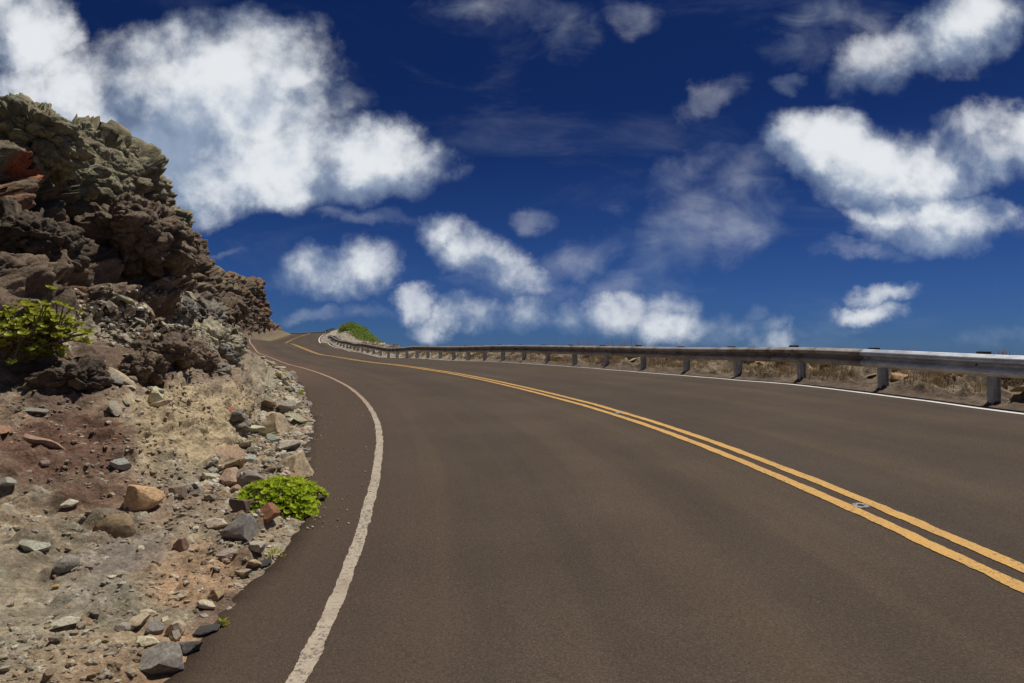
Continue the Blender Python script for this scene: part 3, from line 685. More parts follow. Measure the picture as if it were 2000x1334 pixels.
# ------------------------------------------------------------ boulders that belong to the cliff
def boulder(s, t, r, col, seed, sq=(1, 1, 1), out=.15):
    P, n, _ = on_bank(s, t); bm = bmesh.new(); bmesh.ops.create_icosphere(bm, subdivisions=6 if s < 20 else 5, radius=1)
    V = np.array([v.co[:] for v in bm.verts]); F = np.array([[v.index for v in f.verts] for f in bm.faces]); bm.free()
    rr = random.Random(seed)
    for k in range(6):
        q = np.array([rr.gauss(0, 1) for _ in range(3)]); q /= np.linalg.norm(q); d = rr.uniform(.6, .9); V -= .8*np.maximum(V@q-d, 0)[:, None]*q
    C = np.array(P)+np.array(n)*r*out
    W = C+V*r*np.array(sq); D = V/(np.linalg.norm(V, axis=1, keepdims=True)+1e-9)
    wv = np.stack([fbm(W*1.3, 2, 510), fbm(W*1.3, 2, 511), fbm(W*1.3, 2, 512)], 1)
    a1, a2, ai = voro((W+.2*wv)*np.array([3.2, 3.2, 4.0]), 43+seed); at = tilt(ai); b1, b2, bi = voro((W+.08*wv)*np.array([8.5, 8.5, 12.]), 45); bt = tilt(bi); c1, c2, ci = voro(W*np.array([19., 19., 26.]), 47)
    d = r**.5*(.10*(ai-.4)+.07*sstep(0, .25, a2-a1)+.17*at) + (.03*(bi-.3)+.02)*sstep(0, .3, b2-b1)+.05*bt + .016*sstep(0, .5, c2-c1)*(.5+ci) + .10*r*fbm(W*1.6/r**.5, 3, 515)
    W = W+D*(d-.08*r)[:, None]
    c = np.array(col)[None]*(.78+.45*bi)[:, None]*(.85+.3*ci)[:, None]*(1+.25*fbm(W*2.1, 3, 516))[:, None]
    me = mesh_np('boulder', W-np.array(near_cliff.location), F, col=c)
    return link('boulder', me, near_cliff, [M_ROCK])
O_, B_, D_, R_, G_ = (.26, .235, .15), (.165, .122, .085), (.105, .080, .058), (.175, .105, .07), (.215, .19, .15)
for k, a in enumerate([(12.6, 4.7, .58, O_, (1, 1.1, .85)), (11.0, 4.65, .56, O_, (1, 1.1, .8)), (16.4, 5.0, .34, O_, (1, 1, 1.3)), (18.6, 4.95, .42, O_, (1.3, 1, .75)),
    (21.8, 4.6, .5, O_, (1, 1.2, .8)), (24.2, 4.15, .45, O_, (1, 1, .9)), (15.2, 4.6, .5, O_, (1, 1, 1)), (26.2, 3.9, .5, G_, (1, 1, 1)),
    (10.6, 3.85, .62, G_, (1, 1.2, .7)), (12.9, 3.75, .70, B_, (1, 1.3, .9)), (9.2, 3.7, .5, D_, (1, 1.1, .8)), (15.6, 3.7, .62, B_, (1, 1.2, 1)), (8.0, 3.6, .42, D_, (1, 1, 1)),
    (13.6, 3.15, .42, G_, (1, 1.2, .9)), (11.9, 3.45, .38, R_, (1, 1.3, .7)), (16.6, 3.05, .5, G_, (1, 1.2, .8)), (18.8, 2.95, .5, B_, (1, 1.1, .9)), (20.5, 2.8, .38, G_, (1, 1.2, .8)),
    (22.8, 2.8, .38, B_, (1, 1, .9)), (25.0, 2.65, .36, G_, (1, 1.2, .8)), (27.2, 2.6, .36, D_, (1, 1, 1)), (29.0, 2.6, .30, G_, (1, 1.1, .9)), (28.0, 3.0, .45, G_, (1, 1, 1.1)),
    (9.35, 2.45, .27, B_, (1, 1.5, .75)), (10.5, 2.35, .28, (.18, .125, .088), (1, 1.3, .9)), (12.0, 2.5, .22, (.28, .245, .175), (1, 1.2, .8)), (14.2, 2.55, .5, (.36, .32, .22), (1, 1.3, .75)), (15.4, 2.55, .28, (.25, .215, .15), (1, 1.2, .9)), (17.8, 2.6, .34, (.30, .265, .185), (1, 1, .9)),
    (8.2, 2.4, .18, B_, (1, 1.4, .7)), (7.2, 2.5, .22, D_, (1, 1.5, .8)), (11.3, 2.15, .16, G_, (1, 1.2, .8)), (9.2, 1.35, .13, G_, (1, 1, 1)), (13.2, 2.3, .22, (.21, .19, .155), (1, 1.3, .8))]):
    boulder(a[0], a[1], a[2], a[3], 900+k, a[4])

# ------------------------------------------------------------ guardrail
def m_metal(name, col, rough, metal, rust=0., rcol=(.16, .085, .05)):
    m, t, b = pbsdf(name, rough, .5); b.inputs['Metallic'].default_value = metal
    pos = t.new('ShaderNodeNewGeometry').outputs['Position']
    c = t.mix(1., t.mix(0., col, col), t.grey(t.noise(pos, 3, 6, .65), .75, 1.2), 'MULTIPLY')
    c = t.mix(1., c, t.grey(t.noise(t.map(pos, scale=(1, 1, 9)), 9, 5, .6), .85, 1.15), 'MULTIPLY')
    if rust:
        k = t.ss(t.noise(pos, 2.6, 7, .7), .62-rust*.35, .80-rust*.3)
        c = t.mix(k, c, rcol); t.l.new(t.math('MULTIPLY', t.math('SUBTRACT', 1., k), metal), b.inputs['Metallic'])
    t.l.new(c, b.inputs['Base Color']); bump(t, b, t.noise(pos, 60, 4, .6), .15, .004)
    return m
M_RAIL_OLD = m_metal('weathered_steel', (.40, .36, .32), .55, .55, .42, (.15, .095, .065))
M_RAIL_NEW = m_metal('galvanised_steel', (.62, .64, .66), .48, .75, 0)
M_POST = m_metal('galvanised_post', (.48, .49, .49), .6, .35, .12, (.2, .15, .11))
M_POST_D = m_metal('dark_post', (.09, .065, .05), .8, 0, .5)
M_BLOCK = m_metal('dark_block', (.07, .062, .056), .8, 0, 0)
# W-beam cross section: (towards the road, height)
WB = [(0, -.155), (.012, -.153), (.030, -.143), (.084, -.112), (.092, -.100), (.094, -.084), (.092, -.066), (.084, -.054), (.020, -.018), (.008, -.008), (.008, .008), (.020, .018), (.084, .054), (.092, .066), (.094, .084), (.092, .100), (.084, .112), (.030, .143), (.012, .153), (0, .155)]
RAIL_H = .565
def rail_offset(s): return WR(s)+.34+np.interp(s, [0, 60, 75, 200], [0, 0, 0, 0])
def beam(par, s0, s1, mat, bulge=0., offf=rail_offset):
    s = np.linspace(s0, s1, max(3, int((s1-s0)/.32)+1)); th = np.interp(s, S, TH); vs_, n = [], len(WB)
    for side in (0, 1):
        for (a, h) in WB:
            a2 = a-side*.004; vs_.append(road_pt(s, offf(s)-a2-bulge, RAIL_H+h))
    A_ = np.stack(vs_, 1); m = 2*n; V_ = A_.reshape(-1, 3)-np.array(par.location); F = []
    for i in range(len(s)-1):
        for j in range(n-1):
            F.append((i*m+j, i*m+j+1, (i+1)*m+j+1, (i+1)*m+j)); F.append((i*m+n+j, (i+1)*m+n+j, (i+1)*m+n+j+1, i*m+n+j+1))
        F.append((i*m, (i+1)*m, (i+1)*m+n, i*m+n)); F.append((i*m+n-1, i*m+2*n-1, (i+1)*m+2*n-1, (i+1)*m+n-1))
    for i in (0, len(s)-1):
        for j in range(n-1): F.append((i*m+j, i*m+n+j, i*m+n+j+1, i*m+j+1))
    me = mesh_np('rail_section', V_, F, smooth=False); return link('rail_section', me, par, [mat])
def box_bm(bm, c, sz, M=None):
    r = bmesh.ops.create_cube(bm, size=1); bmesh.ops.scale(bm, vec=sz, verts=r['verts']); bmesh.ops.translate(bm, vec=c, verts=r['verts'])
def bmesh_obj(name, bm, mat, par=None, bev=0):
    if bev: bmesh.ops.bevel(bm, geom=list(bm.edges), offset=bev, segments=1, affect='EDGES')
    me = bpy.data.meshes.new(name); bm.to_mesh(me); bm.free(); return link(name, me, par, [mat])
# a post: rolled I section, x away from the road, y along it
bm = bmesh.new(); 
for c, z in (((0.075, 0, .02), (.007, .088, 1.36)), ((-.075, 0, .02), (.007, .088, 1.36)), ((0, 0, .02), (.143, .006, 1.36))): box_bm(bm, c, z)
POST = bpy.data.meshes.new('post'); bm.to_mesh(POST); bm.free(); POST.materials.append(M_POST)
bm = bmesh.new(); box_bm(bm, (0, 0, .0), (.16, .16, 1.40)); bmesh.ops.bevel(bm, geom=list(bm.edges), offset=.008, segments=1, affect='EDGES')
POSTW = bpy.data.meshes.new('post'); bm.to_mesh(POSTW); bm.free(); POSTW.materials.append(M_POST_D)
bm = bmesh.new(); box_bm(bm, (0, 0, 0), (.17, .10, .32)); bmesh.ops.bevel(bm, geom=list(bm.edges), offset=.006, segments=1, affect='EDGES')
BLK = bpy.data.meshes.new('blockout'); bm.to_mesh(BLK); bm.free(); BLK.materials.append(M_BLOCK)
bm = bmesh.new(); r_ = bmesh.ops.create_cone(bm, segments=8, radius1=.017, radius2=.012, depth=.016, cap_ends=True)
for v in bm.verts: v.co = Vector((v.co.z, v.co.x, v.co.y))
BOLT = bpy.data.meshes.new('bolt'); bm.to_mesh(BOLT); bm.free(); BOLT.materials.append(M_BLOCK)
def make_rail(s0, s1, post0, label, new_until=-99, far=False):
    par = tag(empty('guardrail', tuple(road_pt(np.array([post0]), float(rail_offset(post0)), 0)[0])), label, 'guardrail', None)
    L0 = np.array(par.location); P0 = Vector(par.location)
    s = s0; k = 0
    while s < s1-.1:
        e = min(s+3.81, s1); beam(par, s-.13, e+.02, M_RAIL_NEW if s < new_until-.5 else M_RAIL_OLD, .0045 if k % 2 else 0.); s = e; k += 1
    sp = post0; i = 0
    while sp < s1-.2:
        th = float(np.interp(sp, S, TH)); off = float(rail_offset(sp)); wood = (i == 5)
        q = road_pt(np.array([sp]), off+.27, 0)[0]
        o = bpy.data.objects.new('post', POSTW if wood else POST); COL.objects.link(o); o.parent = par; o.location = Vector(q)-P0; o.rotation_euler = (rnd.uniform(-.02, .02), rnd.uniform(-.02, .02), th+rnd.uniform(-.06, .06))
        b2 = bpy.data.objects.new('blockout', BLK); COL.objects.link(b2); b2.parent = o; b2.location = (-.27+.10, 0, RAIL_H+.01+rnd.uniform(-.01, .015)); 
        if sp < 30:
            for dz in (-.0,):
                b3 = bpy.data.objects.new('bolt', BOLT); COL.objects.link(b3); b3.parent = par; b3.location = Vector(road_pt(np.array([sp]), off-.012, RAIL_H+dz)[0])-P0; b3.rotation_euler = (0, 0, th)
        sp += 1.905; i += 1
    return par
R0 = 8.55
make_rail(-8.35, 72, R0-1.905*8, 'long steel guardrail with a galvanised near section along the right side of the road', 10.6)
make_rail(128, 176, 129, 'far guardrail seen as a thin dark line where the road ends against the sky')

# ------------------------------------------------------------ verge and seaward ground on the right
sv_ = np.concatenate([np.arange(-26, 2, .6), s_samples(2, 72, .011, .05, .5), np.arange(72.5, 190, 1.2)])
VU = [(-.10, -.06), (.10, -.03), (.35, .02), (.62, .12), (.95, .27), (1.35, .42), (1.9, .50), (2.6, .48), (3.6, .30), (5.5, -.5), (9, -2.6), (16, -7), (30, -18), (70, -60)]
tv = np.concatenate([np.linspace(0, 8, 120)[:-1], np.linspace(8, 13, 22)])
uu = np.interp(tv, range(14), [a for a, _ in VU]); hh = np.interp(tv, range(14), [b for _, b in VU])
n_, m_ = len(sv_), len(tv)
Hs = hh[None, :]*np.ones((n_, 1)); wander = fbm(np.stack([sv_*.25, sv_*0, sv_*0+5], 1), 3, 401)
Hs = Hs+np.interp(uu, [0, .5, 1.3, 4, 8], [0, 0, .12, .2, .5])[None, :]*wander[:, None]
# the sandy rise behind the rail at the far bend
bump_ = np.exp(-((sv_-80)/10.)**2)
Hs = Hs+(1.3*bump_)[:, None]*np.interp(uu, [0, .8, 1.6, 3.2, 5.5, 9, 14], [0, .1, .45, 1, .9, .4, 0])[None, :]
OFFv = (WR(sv_)+.22)[:, None]+uu[None, :]
Vv = road_pt(np.repeat(sv_[:, None], m_, 1), np.minimum(OFFv, 300), 0.)
Vv[..., 2] += Hs-(OFFv-WR(sv_)[:, None])*np.interp(sv_, S, BKs)[:, None]*sstep(.2, 3, uu)[None, :]*.9
Q = Vv.reshape(-1, 3); fd = np.repeat(sstep(.05, .5, uu)[None, :], n_, 0).ravel()
Q[:, 2] += fd*(.10*fbm(Q*1.5, 3, 402)+.06*fbm(Q*5, 3, 403)+.02*fbm(Q*19, 2, 404))
v1, v2, vid = voro(Q*np.array([3.4, 3.4, 3.4]), 61); Q[:, 2] += fd*.15*(vid > .5)*sstep(.5, .15, v1)
v3, v4, vid3 = voro(Q*np.array([9., 9., 9.]), 63); Q[:, 2] += fd*.05*(vid3 > .45)*sstep(.5, .15, v3)
mw = fbm(Q*1.2, 4, 405)
cv = np.array((.25, .195, .13))+(np.array((.14, .105, .072))-np.array((.25, .195, .13)))*sstep(-.2, .3, mw)[:, None]
cv = cv+(np.array((.40, .30, .19))-cv)*(.6*(vid3 > .75)*sstep(.5, .2, v3))[:, None]; cv = cv+(np.array((.11, .08, .055))-cv)*(.7*(vid < .25)*sstep(.6, .3, v1))[:, None]
ed = np.repeat(sstep(.75, .3, uu)[None, :], n_, 0).ravel(); cv = cv+(np.array((.12, .085, .062))-cv)*(ed*.8)[:, None]  # dark strip under the rail: rail shade and brown debris put into the colour
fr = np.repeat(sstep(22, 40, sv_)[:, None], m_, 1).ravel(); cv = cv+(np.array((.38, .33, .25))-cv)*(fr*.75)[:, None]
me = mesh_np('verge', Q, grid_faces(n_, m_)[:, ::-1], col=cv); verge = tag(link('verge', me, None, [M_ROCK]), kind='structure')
GV = Q.reshape(n_, m_, 3)
def on_verge(s, u):
    i = int(np.clip(np.searchsorted(sv_, s), 1, n_-2)); j = int(np.clip(np.searchsorted(uu, u), 1, m_-2)); return Vector(GV[i, j])
def far_pal(): return jig(rnd.choice([(.40, .34, .25), (.30, .24, .17), (.42, .28, .16), (.22, .17, .13)]))
UPV = Vector((0, 0, 1))
for k in range(34):
    s = 7.5+22*rnd.random()**1.3; u = rnd.uniform(.6, 1.9); P = on_verge(s, u)
    put_stone(rnd.choice(MIDS), P, UPV, rnd.uniform(.04, .15)*(1+s*.02), far_pal(), ('rough rock on the near dry verge under the guardrail' if s < 14 else 'rough rock on the far dry verge under the guardrail'), 'rocks on the verge behind the guardrail', .25)
for (s, u, z, c, lb) in [(10.9, 1.15, .26, (.45, .24, .12), 'orange tan boulder on the verge just right of the second nearest guardrail post'), (12.1, 1.0, .22, (.46, .40, .30), 'pale split boulder on the verge just left of the second nearest guardrail post'),
    (12.7, .95, .17, (.40, .33, .24), 'tan slab leaning among the verge rocks left of the pale split boulder'), (13.5, 1.0, .16, (.13, .11, .09), 'dark rounded boulder on the verge behind the third nearest guardrail post')]:
    put_stone(BIG[int(s) % 10], on_verge(s, u), UPV, z, c, lb, None, .2)

# ------------------------------------------------------------ dry grass and shrubs
def m_leaf(name, c1, c2, trans=.35, rough=.5):
    m, t, b = pbsdf(name, rough, .35)
    at = t.new('ShaderNodeAttribute', attribute_name='Col').outputs['Color']
    r1 = t.new('ShaderNodeSeparateColor', i_0=at).outputs[0]
    c = t.mix(r1, c1, c2); c = t.mix(1., c, t.grey(t.noise(t.new('ShaderNodeNewGeometry').outputs['Position'], 60, 3, .6), .85, 1.15), 'MULTIPLY')
    t.l.new(c, b.inputs['Base Color'])
    tr = t.new('ShaderNodeBsdfTranslucent'); t.l.new(c, tr.inputs[0]); mx = t.new('ShaderNodeMixShader', i_0=trans)
    t.l.new(b.outputs[0], mx.inputs[1]); t.l.new(tr.outputs[0], mx.inputs[2])
    out = [n for n in t.n if n.type == 'OUTPUT_MATERIAL'][0]; t.l.new(mx.outputs[0], out.inputs[0]); return m
M_STRAW = m_leaf('dry_grass', (.42, .31, .17), (.27, .19, .11), .3, .8)
M_SUCC = m_leaf('succulent_leaf', (.38, .50, .03), (.58, .64, .07), .35, .42)
M_SHRUB = m_leaf('shrub_leaf', (.30, .34, .03), (.50, .50, .07), .35, .5)
M_FARSH = m_leaf('windswept_leaf', (.14, .21, .025), (.27, .36, .05), .3, .6)
M_YEL = m_leaf('yellow_leaf', (.26, .26, .05), (.42, .40, .10), .3, .6)
M_TWIG, t_, b_ = pbsdf('twig', .9, .2); b_.inputs['Base Color'].default_value = (.16, .12, .09, 1)
def blades(pts, h, wdt, seed, lean=.5):
    r = np.random.default_rng(seed); V, F, C = [], [], []
    for P in pts:
        a = r.uniform(0, 6.28); hh_ = h*r.uniform(.5, 1.2); l = lean*hh_*r.uniform(.1, 1); d = np.array([math.cos(a), math.sin(a), 0]); q = np.array([-d[1], d[0], 0])*wdt*r.uniform(.6, 1.2)
        P = np.array(P); b0 = len(V); V += [P-q, P+q, P+d*l*.35+np.array([0, 0, hh_*.55])+q*.7, P+d*l*.35+np.array([0, 0, hh_*.55])-q*.7, P+d*l+np.array([0, 0, hh_])]
        F += [(b0, b0+1, b0+2), (b0, b0+2, b0+3), (b0+3, b0+2, b0+4)]; C += [[r.random()]*3]*5
    return np.array(V), np.array(F), np.array(C)
def verge_grass(name, n, srange, urange, h, wdt, seed, dens=None, label=None):
    r = np.random.default_rng(seed); pts = []
    while len(pts) < n:
        s = r.uniform(*srange); u = r.uniform(*urange)
        if fbm(np.array([[s*1.1, u*1.6, 3.]]), 2, 91)[0] < r.uniform(-.35, .25): continue
        c = on_verge(s, u)
        for k in range(9): pts.append((c[0]+r.normal(0, .06), c[1]+r.normal(0, .06), c[2]-.02))
    V_, F_, C_ = blades(pts, h, wdt, seed); me = mesh_np(name, V_, F_, col=C_, smooth=False)
    o = tag(link(name, me, None, [M_STRAW]), kind='stuff'); o['label'] = label; return o
verge_grass('dry_grass', 30000, (7, 32), (.5, 2.2), .15, .006, 71, label='low straw coloured grass on the verge behind the guardrail')
verge_grass('dry_grass', 12000, (30, 60), (.5, 2.6), .18, .011, 72, label='dry grass on the far verge behind the guardrail')
pts = []; r = np.random.default_rng(9)
for (s, n) in ((20.5, 170), (21.6, 120), (23.4, 150), (25.3, 90), (33, 40)):
    for k in range(n):
        c = on_verge(s+r.normal(0, .45), 1.7+r.normal(0, .25)); pts.append((c[0], c[1], c[2]))
V_, F_, C_ = blades(pts, .50, .004, 12, .6); o = tag(link('dry_grass', mesh_np('dry_grass', V_, F_, col=C_, smooth=False), None, [M_STRAW]), kind='stuff'); o['label'] = 'taller wispy dry grass heads showing above the guardrail'

def leaf_tmpl(kind):
    # a paddle leaf along +x, slightly cupped: 8 vertices
    xs = [0, .35, .75, 1.0]; ws = [.06, .20, .27, .05] if kind == 'paddle' else [.05, .16, .12, .02]
    v = []
    for x, w_ in zip(xs, ws): v += [(x, w_, .10*x*x+.05), (x, 0, .10*x*x), (x, -w_, .10*x*x+.05)]
    f = []
    for i in range(3):
        b0 = i*3; f += [(b0, b0+3, b0+4, b0+1), (b0+1, b0+4, b0+5, b0+2)]
    return np.array(v), np.array(f)
def rosettes(centres, size, seed, nl=9, kind='paddle', up=.5):
    r = np.random.default_rng(seed); tv_, tf_ = leaf_tmpl(kind); V, F, C = [], [], []; base = 0
    for (P, axis) in centres:
        ax = Vector(axis).normalized(); M = ax.to_track_quat('Z', 'Y').to_matrix(); sz = size*r.uniform(.7, 1.25); tone = r.random()
        for k in range(nl):
            a = k*2.4+r.uniform(-.3, .3); el = up+.75*(k/nl)+r.uniform(-.15, .15); L = sz*(1-.45*k/nl)
            Mr = Matrix.Rotation(a, 3, 'Z') @ Matrix.Rotation(-el, 3, 'Y')
            v = (np.array(M @ Mr) @ (tv_*L).T).T+np.array(P); V.append(v); F.append(tf_+base); base += len(v); C.append(np.full((len(v), 3), np.clip(tone*.6+.4*r.random(), 0, 1)))
    return np.concatenate(V), np.concatenate(F), np.concatenate(C)
def twigs(name, segs, rad, par, seg_n=5):
    V, F = [], []
    for (a, b) in segs:
        a, b = np.array(a), np.array(b); d = b-a; L = np.linalg.norm(d)+1e-6; d /= L; u = np.cross(d, [0, 0, 1.]); u = u/(np.linalg.norm(u)+1e-6) if np.linalg.norm(u) > 1e-3 else np.array([1., 0, 0]); w_ = np.cross(d, u)
        b0 = len(V)
        for e, rr in ((a, rad), (b, rad*.55)):
            for k in range(seg_n): an = 6.283*k/seg_n; V.append(e+(u*math.cos(an)+w_*math.sin(an))*rr)
        for k in range(seg_n): k2 = (k+1) % seg_n; F.append((b0+k, b0+k2, b0+seg_n+k2, b0+seg_n+k))
    return link(name, mesh_np(name, np.array(V), np.array(F)), par, [M_TWIG])
# bright succulent mat at the asphalt edge
def mat_plant(s, t, rx, ry, h, n, size, seed, label, mat, kind='paddle', cat='plant', holes=.0, nl=9, name='succulent_plant'):
    P, nn, _ = on_bank(s, t); th = float(np.interp(s, S, TH)); root = tag(empty(name, tuple(P)), label, cat)
    r = np.random.default_rng(seed); cen, segs = [], []
    for k in range(n):
        a = r.uniform(0, 6.28); q = math.sqrt(r.random()); x, y = rx*q*math.cos(a)*(1+.25*math.sin(3*a+seed)), ry*q*math.sin(a)*(1+.2*math.cos(2*a))
        z = h*(1-q**2.2)*(.65+.35*r.random())+.02+.04*h*r.standard_normal()
        X = x*math.cos(th)-y*math.sin(th); Y = x*math.sin(th)+y*math.cos(th)
        g_ = (X*nn[0]+Y*nn[1])/max(nn[2], .45)*-.55
        axis = Vector((X/rx*.5, Y/ry*.5-.15, 1.+.3*r.random()))
        cen.append(((X, Y, z+g_), axis))
        if k % 3 == 0: segs.append(((X*.2, Y*.2, -.03), (X*.95, Y*.95, z+g_-.01)))
    V_, F_, C_ = rosettes(cen, size, seed, nl, kind); link('foliage', mesh_np('foliage', V_, F_, col=C_), root, [mat]); twigs('stems', segs, .006, root); return root
mat_plant(5.85, .24, .32, .34, .20, 300, .052, 5, 'bright lime green succulent mat spilling onto the asphalt edge', M_SUCC)
mat_plant(6.15, .02, .12, .10, .06, 16, .035, 6, 'small green offshoot on the asphalt right beside the lime green succulent', M_SUCC)
# leafy shrub clinging to the slope on the left
def slope_shrub():
    P, nn, _ = on_bank(7.3, 2.92); root = tag(empty('shrub', tuple(P)), 'leafy yellow green shrub with bare twigs on the slope below the cliff at far left', 'shrub')
    r = np.random.default_rng(17); cen, segs = [], []
    for b in range(44):
        a = r.uniform(0, 6.28); e = r.uniform(.15, 1.25); L = r.uniform(.20, .42); d = np.array([math.cos(a)*math.cos(e)*.9+.15, math.sin(a)*math.cos(e)*.9-.12, math.sin(e)*.85])
        p0 = np.array([r.normal(0, .05), r.normal(0, .05), -.05]); mid = p0+d*L*.5+np.array([0, 0, .03]); end = p0+d*L+np.array([0, 0, -.05*L])
        segs += [(p0, mid), (mid, end)]
        for k in range(12):
            f = r.uniform(.35, 1.); base = p0+d*L*f; tip = base+r.normal(0, .09, 3)+np.array([0, 0, .05]); segs.append((base, tip)); cen.append((tip, Vector(tuple(d*.5+np.array([0, -.2, .9])+r.normal(0, .25, 3)))))
    V_, F_, C_ = rosettes(cen, .062, 21, 11, 'paddle', .35); link('foliage', mesh_np('foliage', V_, F_, col=C_), root, [M_SHRUB]); twigs('branches', segs, .010, root); return root
slope_shrub()
def sprout(s, t, label, size=.05, n=7, seed=1, spread=.05, mat=None):
    mat_plant(s, t, spread, spread, .03, n, size, seed, label, mat or M_SHRUB, 'blade', 'weed', nl=6, name='weed')
sprout(3.62, .02, 'tiny green weed at the asphalt edge near the bottom below the pale stones', .03, 6, 31, .03)
sprout(4.72, .05, 'tiny green weed between pale rocks and the asphalt just below the lime succulent', .035, 7, 32, .04)
sprout(15.5, .35, 'small yellow green weed in the rubble strip up by the bend', .10, 9, 33, .12)
sprout(8.7, .95, 'faint green tuft at the foot of the tan bank behind the rubble', .05, 8, 34, .07)
# verge bushes under the rail
def verge_bush(s, u, rad, h, n, size, seed, mat, label, kind='paddle'):
    P = on_verge(s, u); root = tag(empty('bush', tuple(P)), label, 'bush'); r = np.random.default_rng(seed); cen, segs = [], []
    for k in range(n):
        a = r.uniform(0, 6.28); q = r.random()**.6; z = h*math.sqrt(max(0, 1-q*q))*r.uniform(.4, 1); X, Y = rad*q*math.cos(a), rad*q*math.sin(a); cen.append(((X, Y, z), Vector((X, Y, z+.1))))
        if k % 3 == 0: segs.append(((0, 0, -.03), (X, Y, z)))
    V_, F_, C_ = rosettes(cen, size, seed, 7, kind); link('foliage', mesh_np('foliage', V_, F_, col=C_), root, [mat]); twigs('stems', segs, .006, root)
verge_bush(8.6, 1.1, .30, .26, 90, .05, 41, M_YEL, 'yellow green bush under the guardrail at the right edge')
verge_bush(14.9, 1.15, .16, .16, 40, .045, 42, M_FARSH, 'small dark green bush under the guardrail between the third and fourth posts')
for k, (s, u) in enumerate([(9.6, .9), (12.9, 1.3), (17.5, 1.1), (20, 1.2), (24, 1.2), (28, 1.2)]):
    verge_bush(s, u, .22, .17, 50, .05, 50+k, M_STRAW, 'dry brown scrub on the verge under the guardrail', 'blade')
for o in [o for o in COL.objects if o.get('label') == 'dry brown scrub on the verge under the guardrail']: o['group'] = 'dry scrub behind the guardrail'
# windswept shrubs over the sandy rise at the far bend
def hump_shrub():
    P = on_verge(76, 3.0); root = tag(empty('windswept_shrub', tuple(P)), 'windswept green shrub wedge on the sandy rise behind the far end of the guardrail', 'shrub'); r = np.random.default_rng(3); V, F, C, segs = [], [], [], []
    cen = []
    for k in range(4600):
        f = r.random(); s = 97.-34.*f; u = 2.2+2.2*r.random(); b = on_verge(s, u); top = (1.3*(1-f)**1.1+.2)*sstep(0., .07, f+.01*r.random())
        z = top*r.random()**.45; q = (b[0]-P[0]+r.normal(0, .1), b[1]-P[1]+r.normal(0, .1), b[2]-P[2]+z)
        cen.append((q, Vector((.5, -.4, .8)))); 
        if k % 40 == 0: segs.append(((q[0], q[1], b[2]-P[2]-.1), q))
    V_, F_, C_ = rosettes(cen, .17, 8, 5, 'blade', .3); link('foliage', mesh_np('foliage', V_, F_, col=C_), root, [M_FARSH]); twigs('stems', segs, .03, root)
hump_shrub()

# ------------------------------------------------------------ marks on the road
M_SCUFF, t_, b_ = pbsdf('scuffed_adhesive', .6, .4)
pos_ = t_.new('ShaderNodeNewGeometry').outputs['Position']; t_.l.new(t_.mix(t_.ss(t_.noise(pos_, 60, 4, .7), .4, .62), (.075, .07, .065), (.36, .35, .34)), b_.inputs['Base Color'])
def ring(s, off, r0, r1, label):
    V, F = [], []; n = 40
    for k in range(n):
        a = 6.283*k/n; 
        for rr, hz in ((r0, .004), ((r0+r1)/2, .010), (r1*(1+.05*math.sin(5*a)), .003)):
            p = road_pt(np.array([s+rr*math.sin(a)]), off+rr*math.cos(a), hz)[0]; V.append(p)
    V = np.array(V); V[:, 2] += road_h(V)+.002
    for k in range(n):
        k2 = (k+1) % n
        for j in (0, 1): F.append((k*3+j, k*3+j+1, k2*3+j+1, k2*3+j))
    return tag(link('pavement_marker', mesh_np('pavement_marker', V, F), None, [M_SCUFF]), label, 'road marker')
ring(4.72, 0.0, .022, .058, 'scuffed grey ring left by a road marker between the two near yellow lines')
bm = bmesh.new(); box_bm(bm, (0, 0, 0), (.10, .10, .018)); 
for v in bm.verts:
    if v.co.z > 0: v.co.x *= .7; v.co.y *= .6
mk = bmesh_obj('pavement_marker', bm, M_SCUFF); mk.location = Vector(road_pt(np.array([9.95]), 0., .016)[0]); mk.rotation_euler = (0, 0, float(np.interp(9.95, S, TH)))
tag(mk, 'small raised dusty road marker between the yellow lines halfway up the near bend', 'road marker')
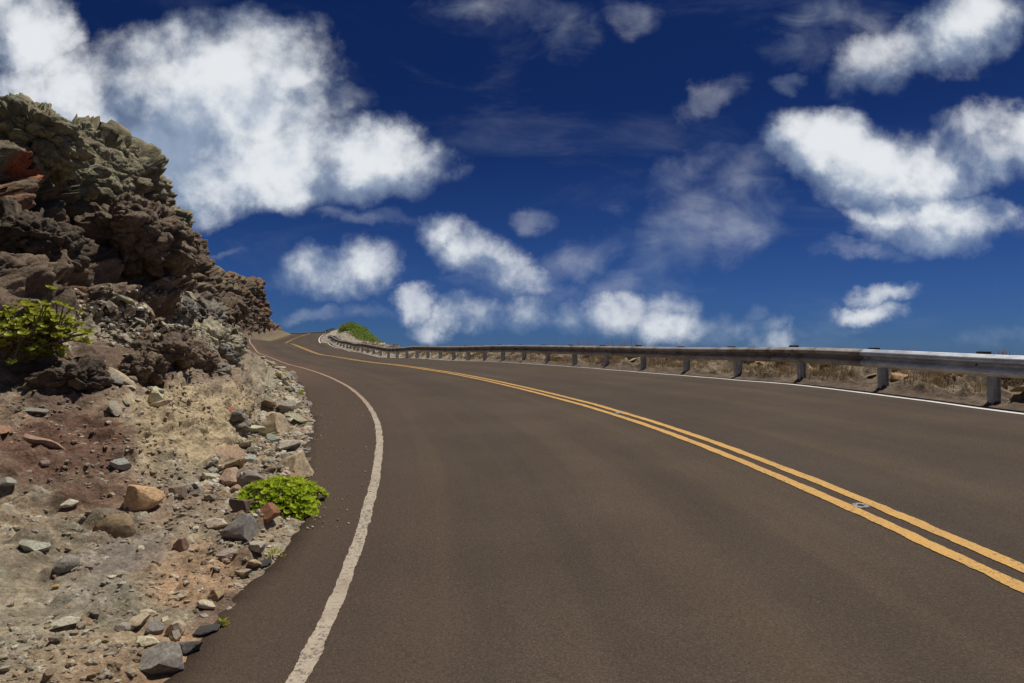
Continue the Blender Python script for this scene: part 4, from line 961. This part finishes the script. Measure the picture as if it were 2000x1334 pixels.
# broken asphalt slabs along the left edge
M_CRUMB, t_, b_ = pbsdf('broken_asphalt', .9, .2); t_.l.new(t_.mix(t_.noise(t_.new('ShaderNodeNewGeometry').outputs['Position'], 90, 4, .6), (.03, .028, .026), (.085, .08, .075)), b_.inputs['Base Color']); bump(t_, b_, t_.noise(t_.new('ShaderNodeNewGeometry').outputs['Position'], 120, 3, .6), .7, .01)
for k, (s, du, z, lb) in enumerate([(3.55, .0, .05, 'dark crumbled asphalt piece at the edge beside the lowest rock pile'), (4.6, .0, .042, 'dark crumbled asphalt piece at the edge below the lime succulent'), (6.45, .0, .045, 'dark crumbled asphalt piece at the edge just above the lime succulent'), (8.6, .0, .05, 'dark crumbled asphalt piece at the edge beside the big grey boulder')]):
    me = stone_mesh('asphalt_piece', 700+k, 3, (1.5, .7, .5), 14, .2); me.materials.clear(); me.materials.append(M_CRUMB)
    P = road_pt(np.array([s]), -(WL(s)+EDGE(s))+du, .0)[0]
    o = link('asphalt_piece', me); o.location = Vector(P); o.scale = (z, z, z); o.rotation_euler = (.1, -.12, float(np.interp(s, S, TH))+1.4+rnd.uniform(-.3, .3)); tag(o, lb, 'asphalt piece')

# ------------------------------------------------------------ sea, far below
m, t, b = pbsdf('sea_water', .25, .5); b.inputs['Base Color'].default_value = (.01, .045, .09, 1)
bump(t, b, t.noise(t.new('ShaderNodeNewGeometry').outputs['Position'], .12, 5, .6), .4, 1.)
a_ = np.linspace(0, 2*math.pi, 65)[:-1]; rr_ = [0, 400, 4000, 40000]
V = [(0, 0, -62)]+[(q*math.cos(x), q*math.sin(x), -62) for q in rr_[1:] for x in a_]; bm = bmesh.new(); vv = [bm.verts.new(v) for v in V]
for k in range(64):
    k2 = (k+1) % 64; bm.faces.new((vv[0], vv[1+k], vv[1+k2]))
    for q in (0, 1): bm.faces.new((vv[1+q*64+k], vv[1+(q+1)*64+k], vv[1+(q+1)*64+k2], vv[1+q*64+k2]))
tag(bmesh_obj('sea', bm, m), kind='structure')
# land under everything: a sheet that carries the road bench and drops to the sea
xs = np.linspace(-260, 160, 90); ys = np.linspace(-90, 330, 90); XX, YY = np.meshgrid(xs, ys, indexing='ij')
rxy = np.stack([RX, RY], 1)[::16]; D2 = ((XX[..., None]-rxy[:, 0])**2+(YY[..., None]-rxy[:, 1])**2); ii = D2.argmin(-1); dd = np.sqrt(D2.min(-1))
side = (XX-rxy[ii, 0])*np.cos(TH[::16][ii])+(YY-rxy[ii, 1])*np.sin(TH[::16][ii])
ZZ = RZ[::16][ii]-2.5-np.where(side > 0, dd*.9, np.maximum(dd-60, 0)*.35)-np.maximum(dd-30, 0)*.02
ZZ = np.maximum(ZZ, -75)+1.5*fbm(np.stack([XX.ravel()*.05, YY.ravel()*.05, XX.ravel()*0], 1), 3, 8).reshape(XX.shape)-1.5
Vg = np.stack([XX, YY, ZZ], -1).reshape(-1, 3)
tag(link('ground', mesh_np('ground', Vg, grid_faces(90, 90), col=np.tile(np.array((.24, .19, .13)), (len(Vg), 1))), None, [M_ROCK]), kind='structure')
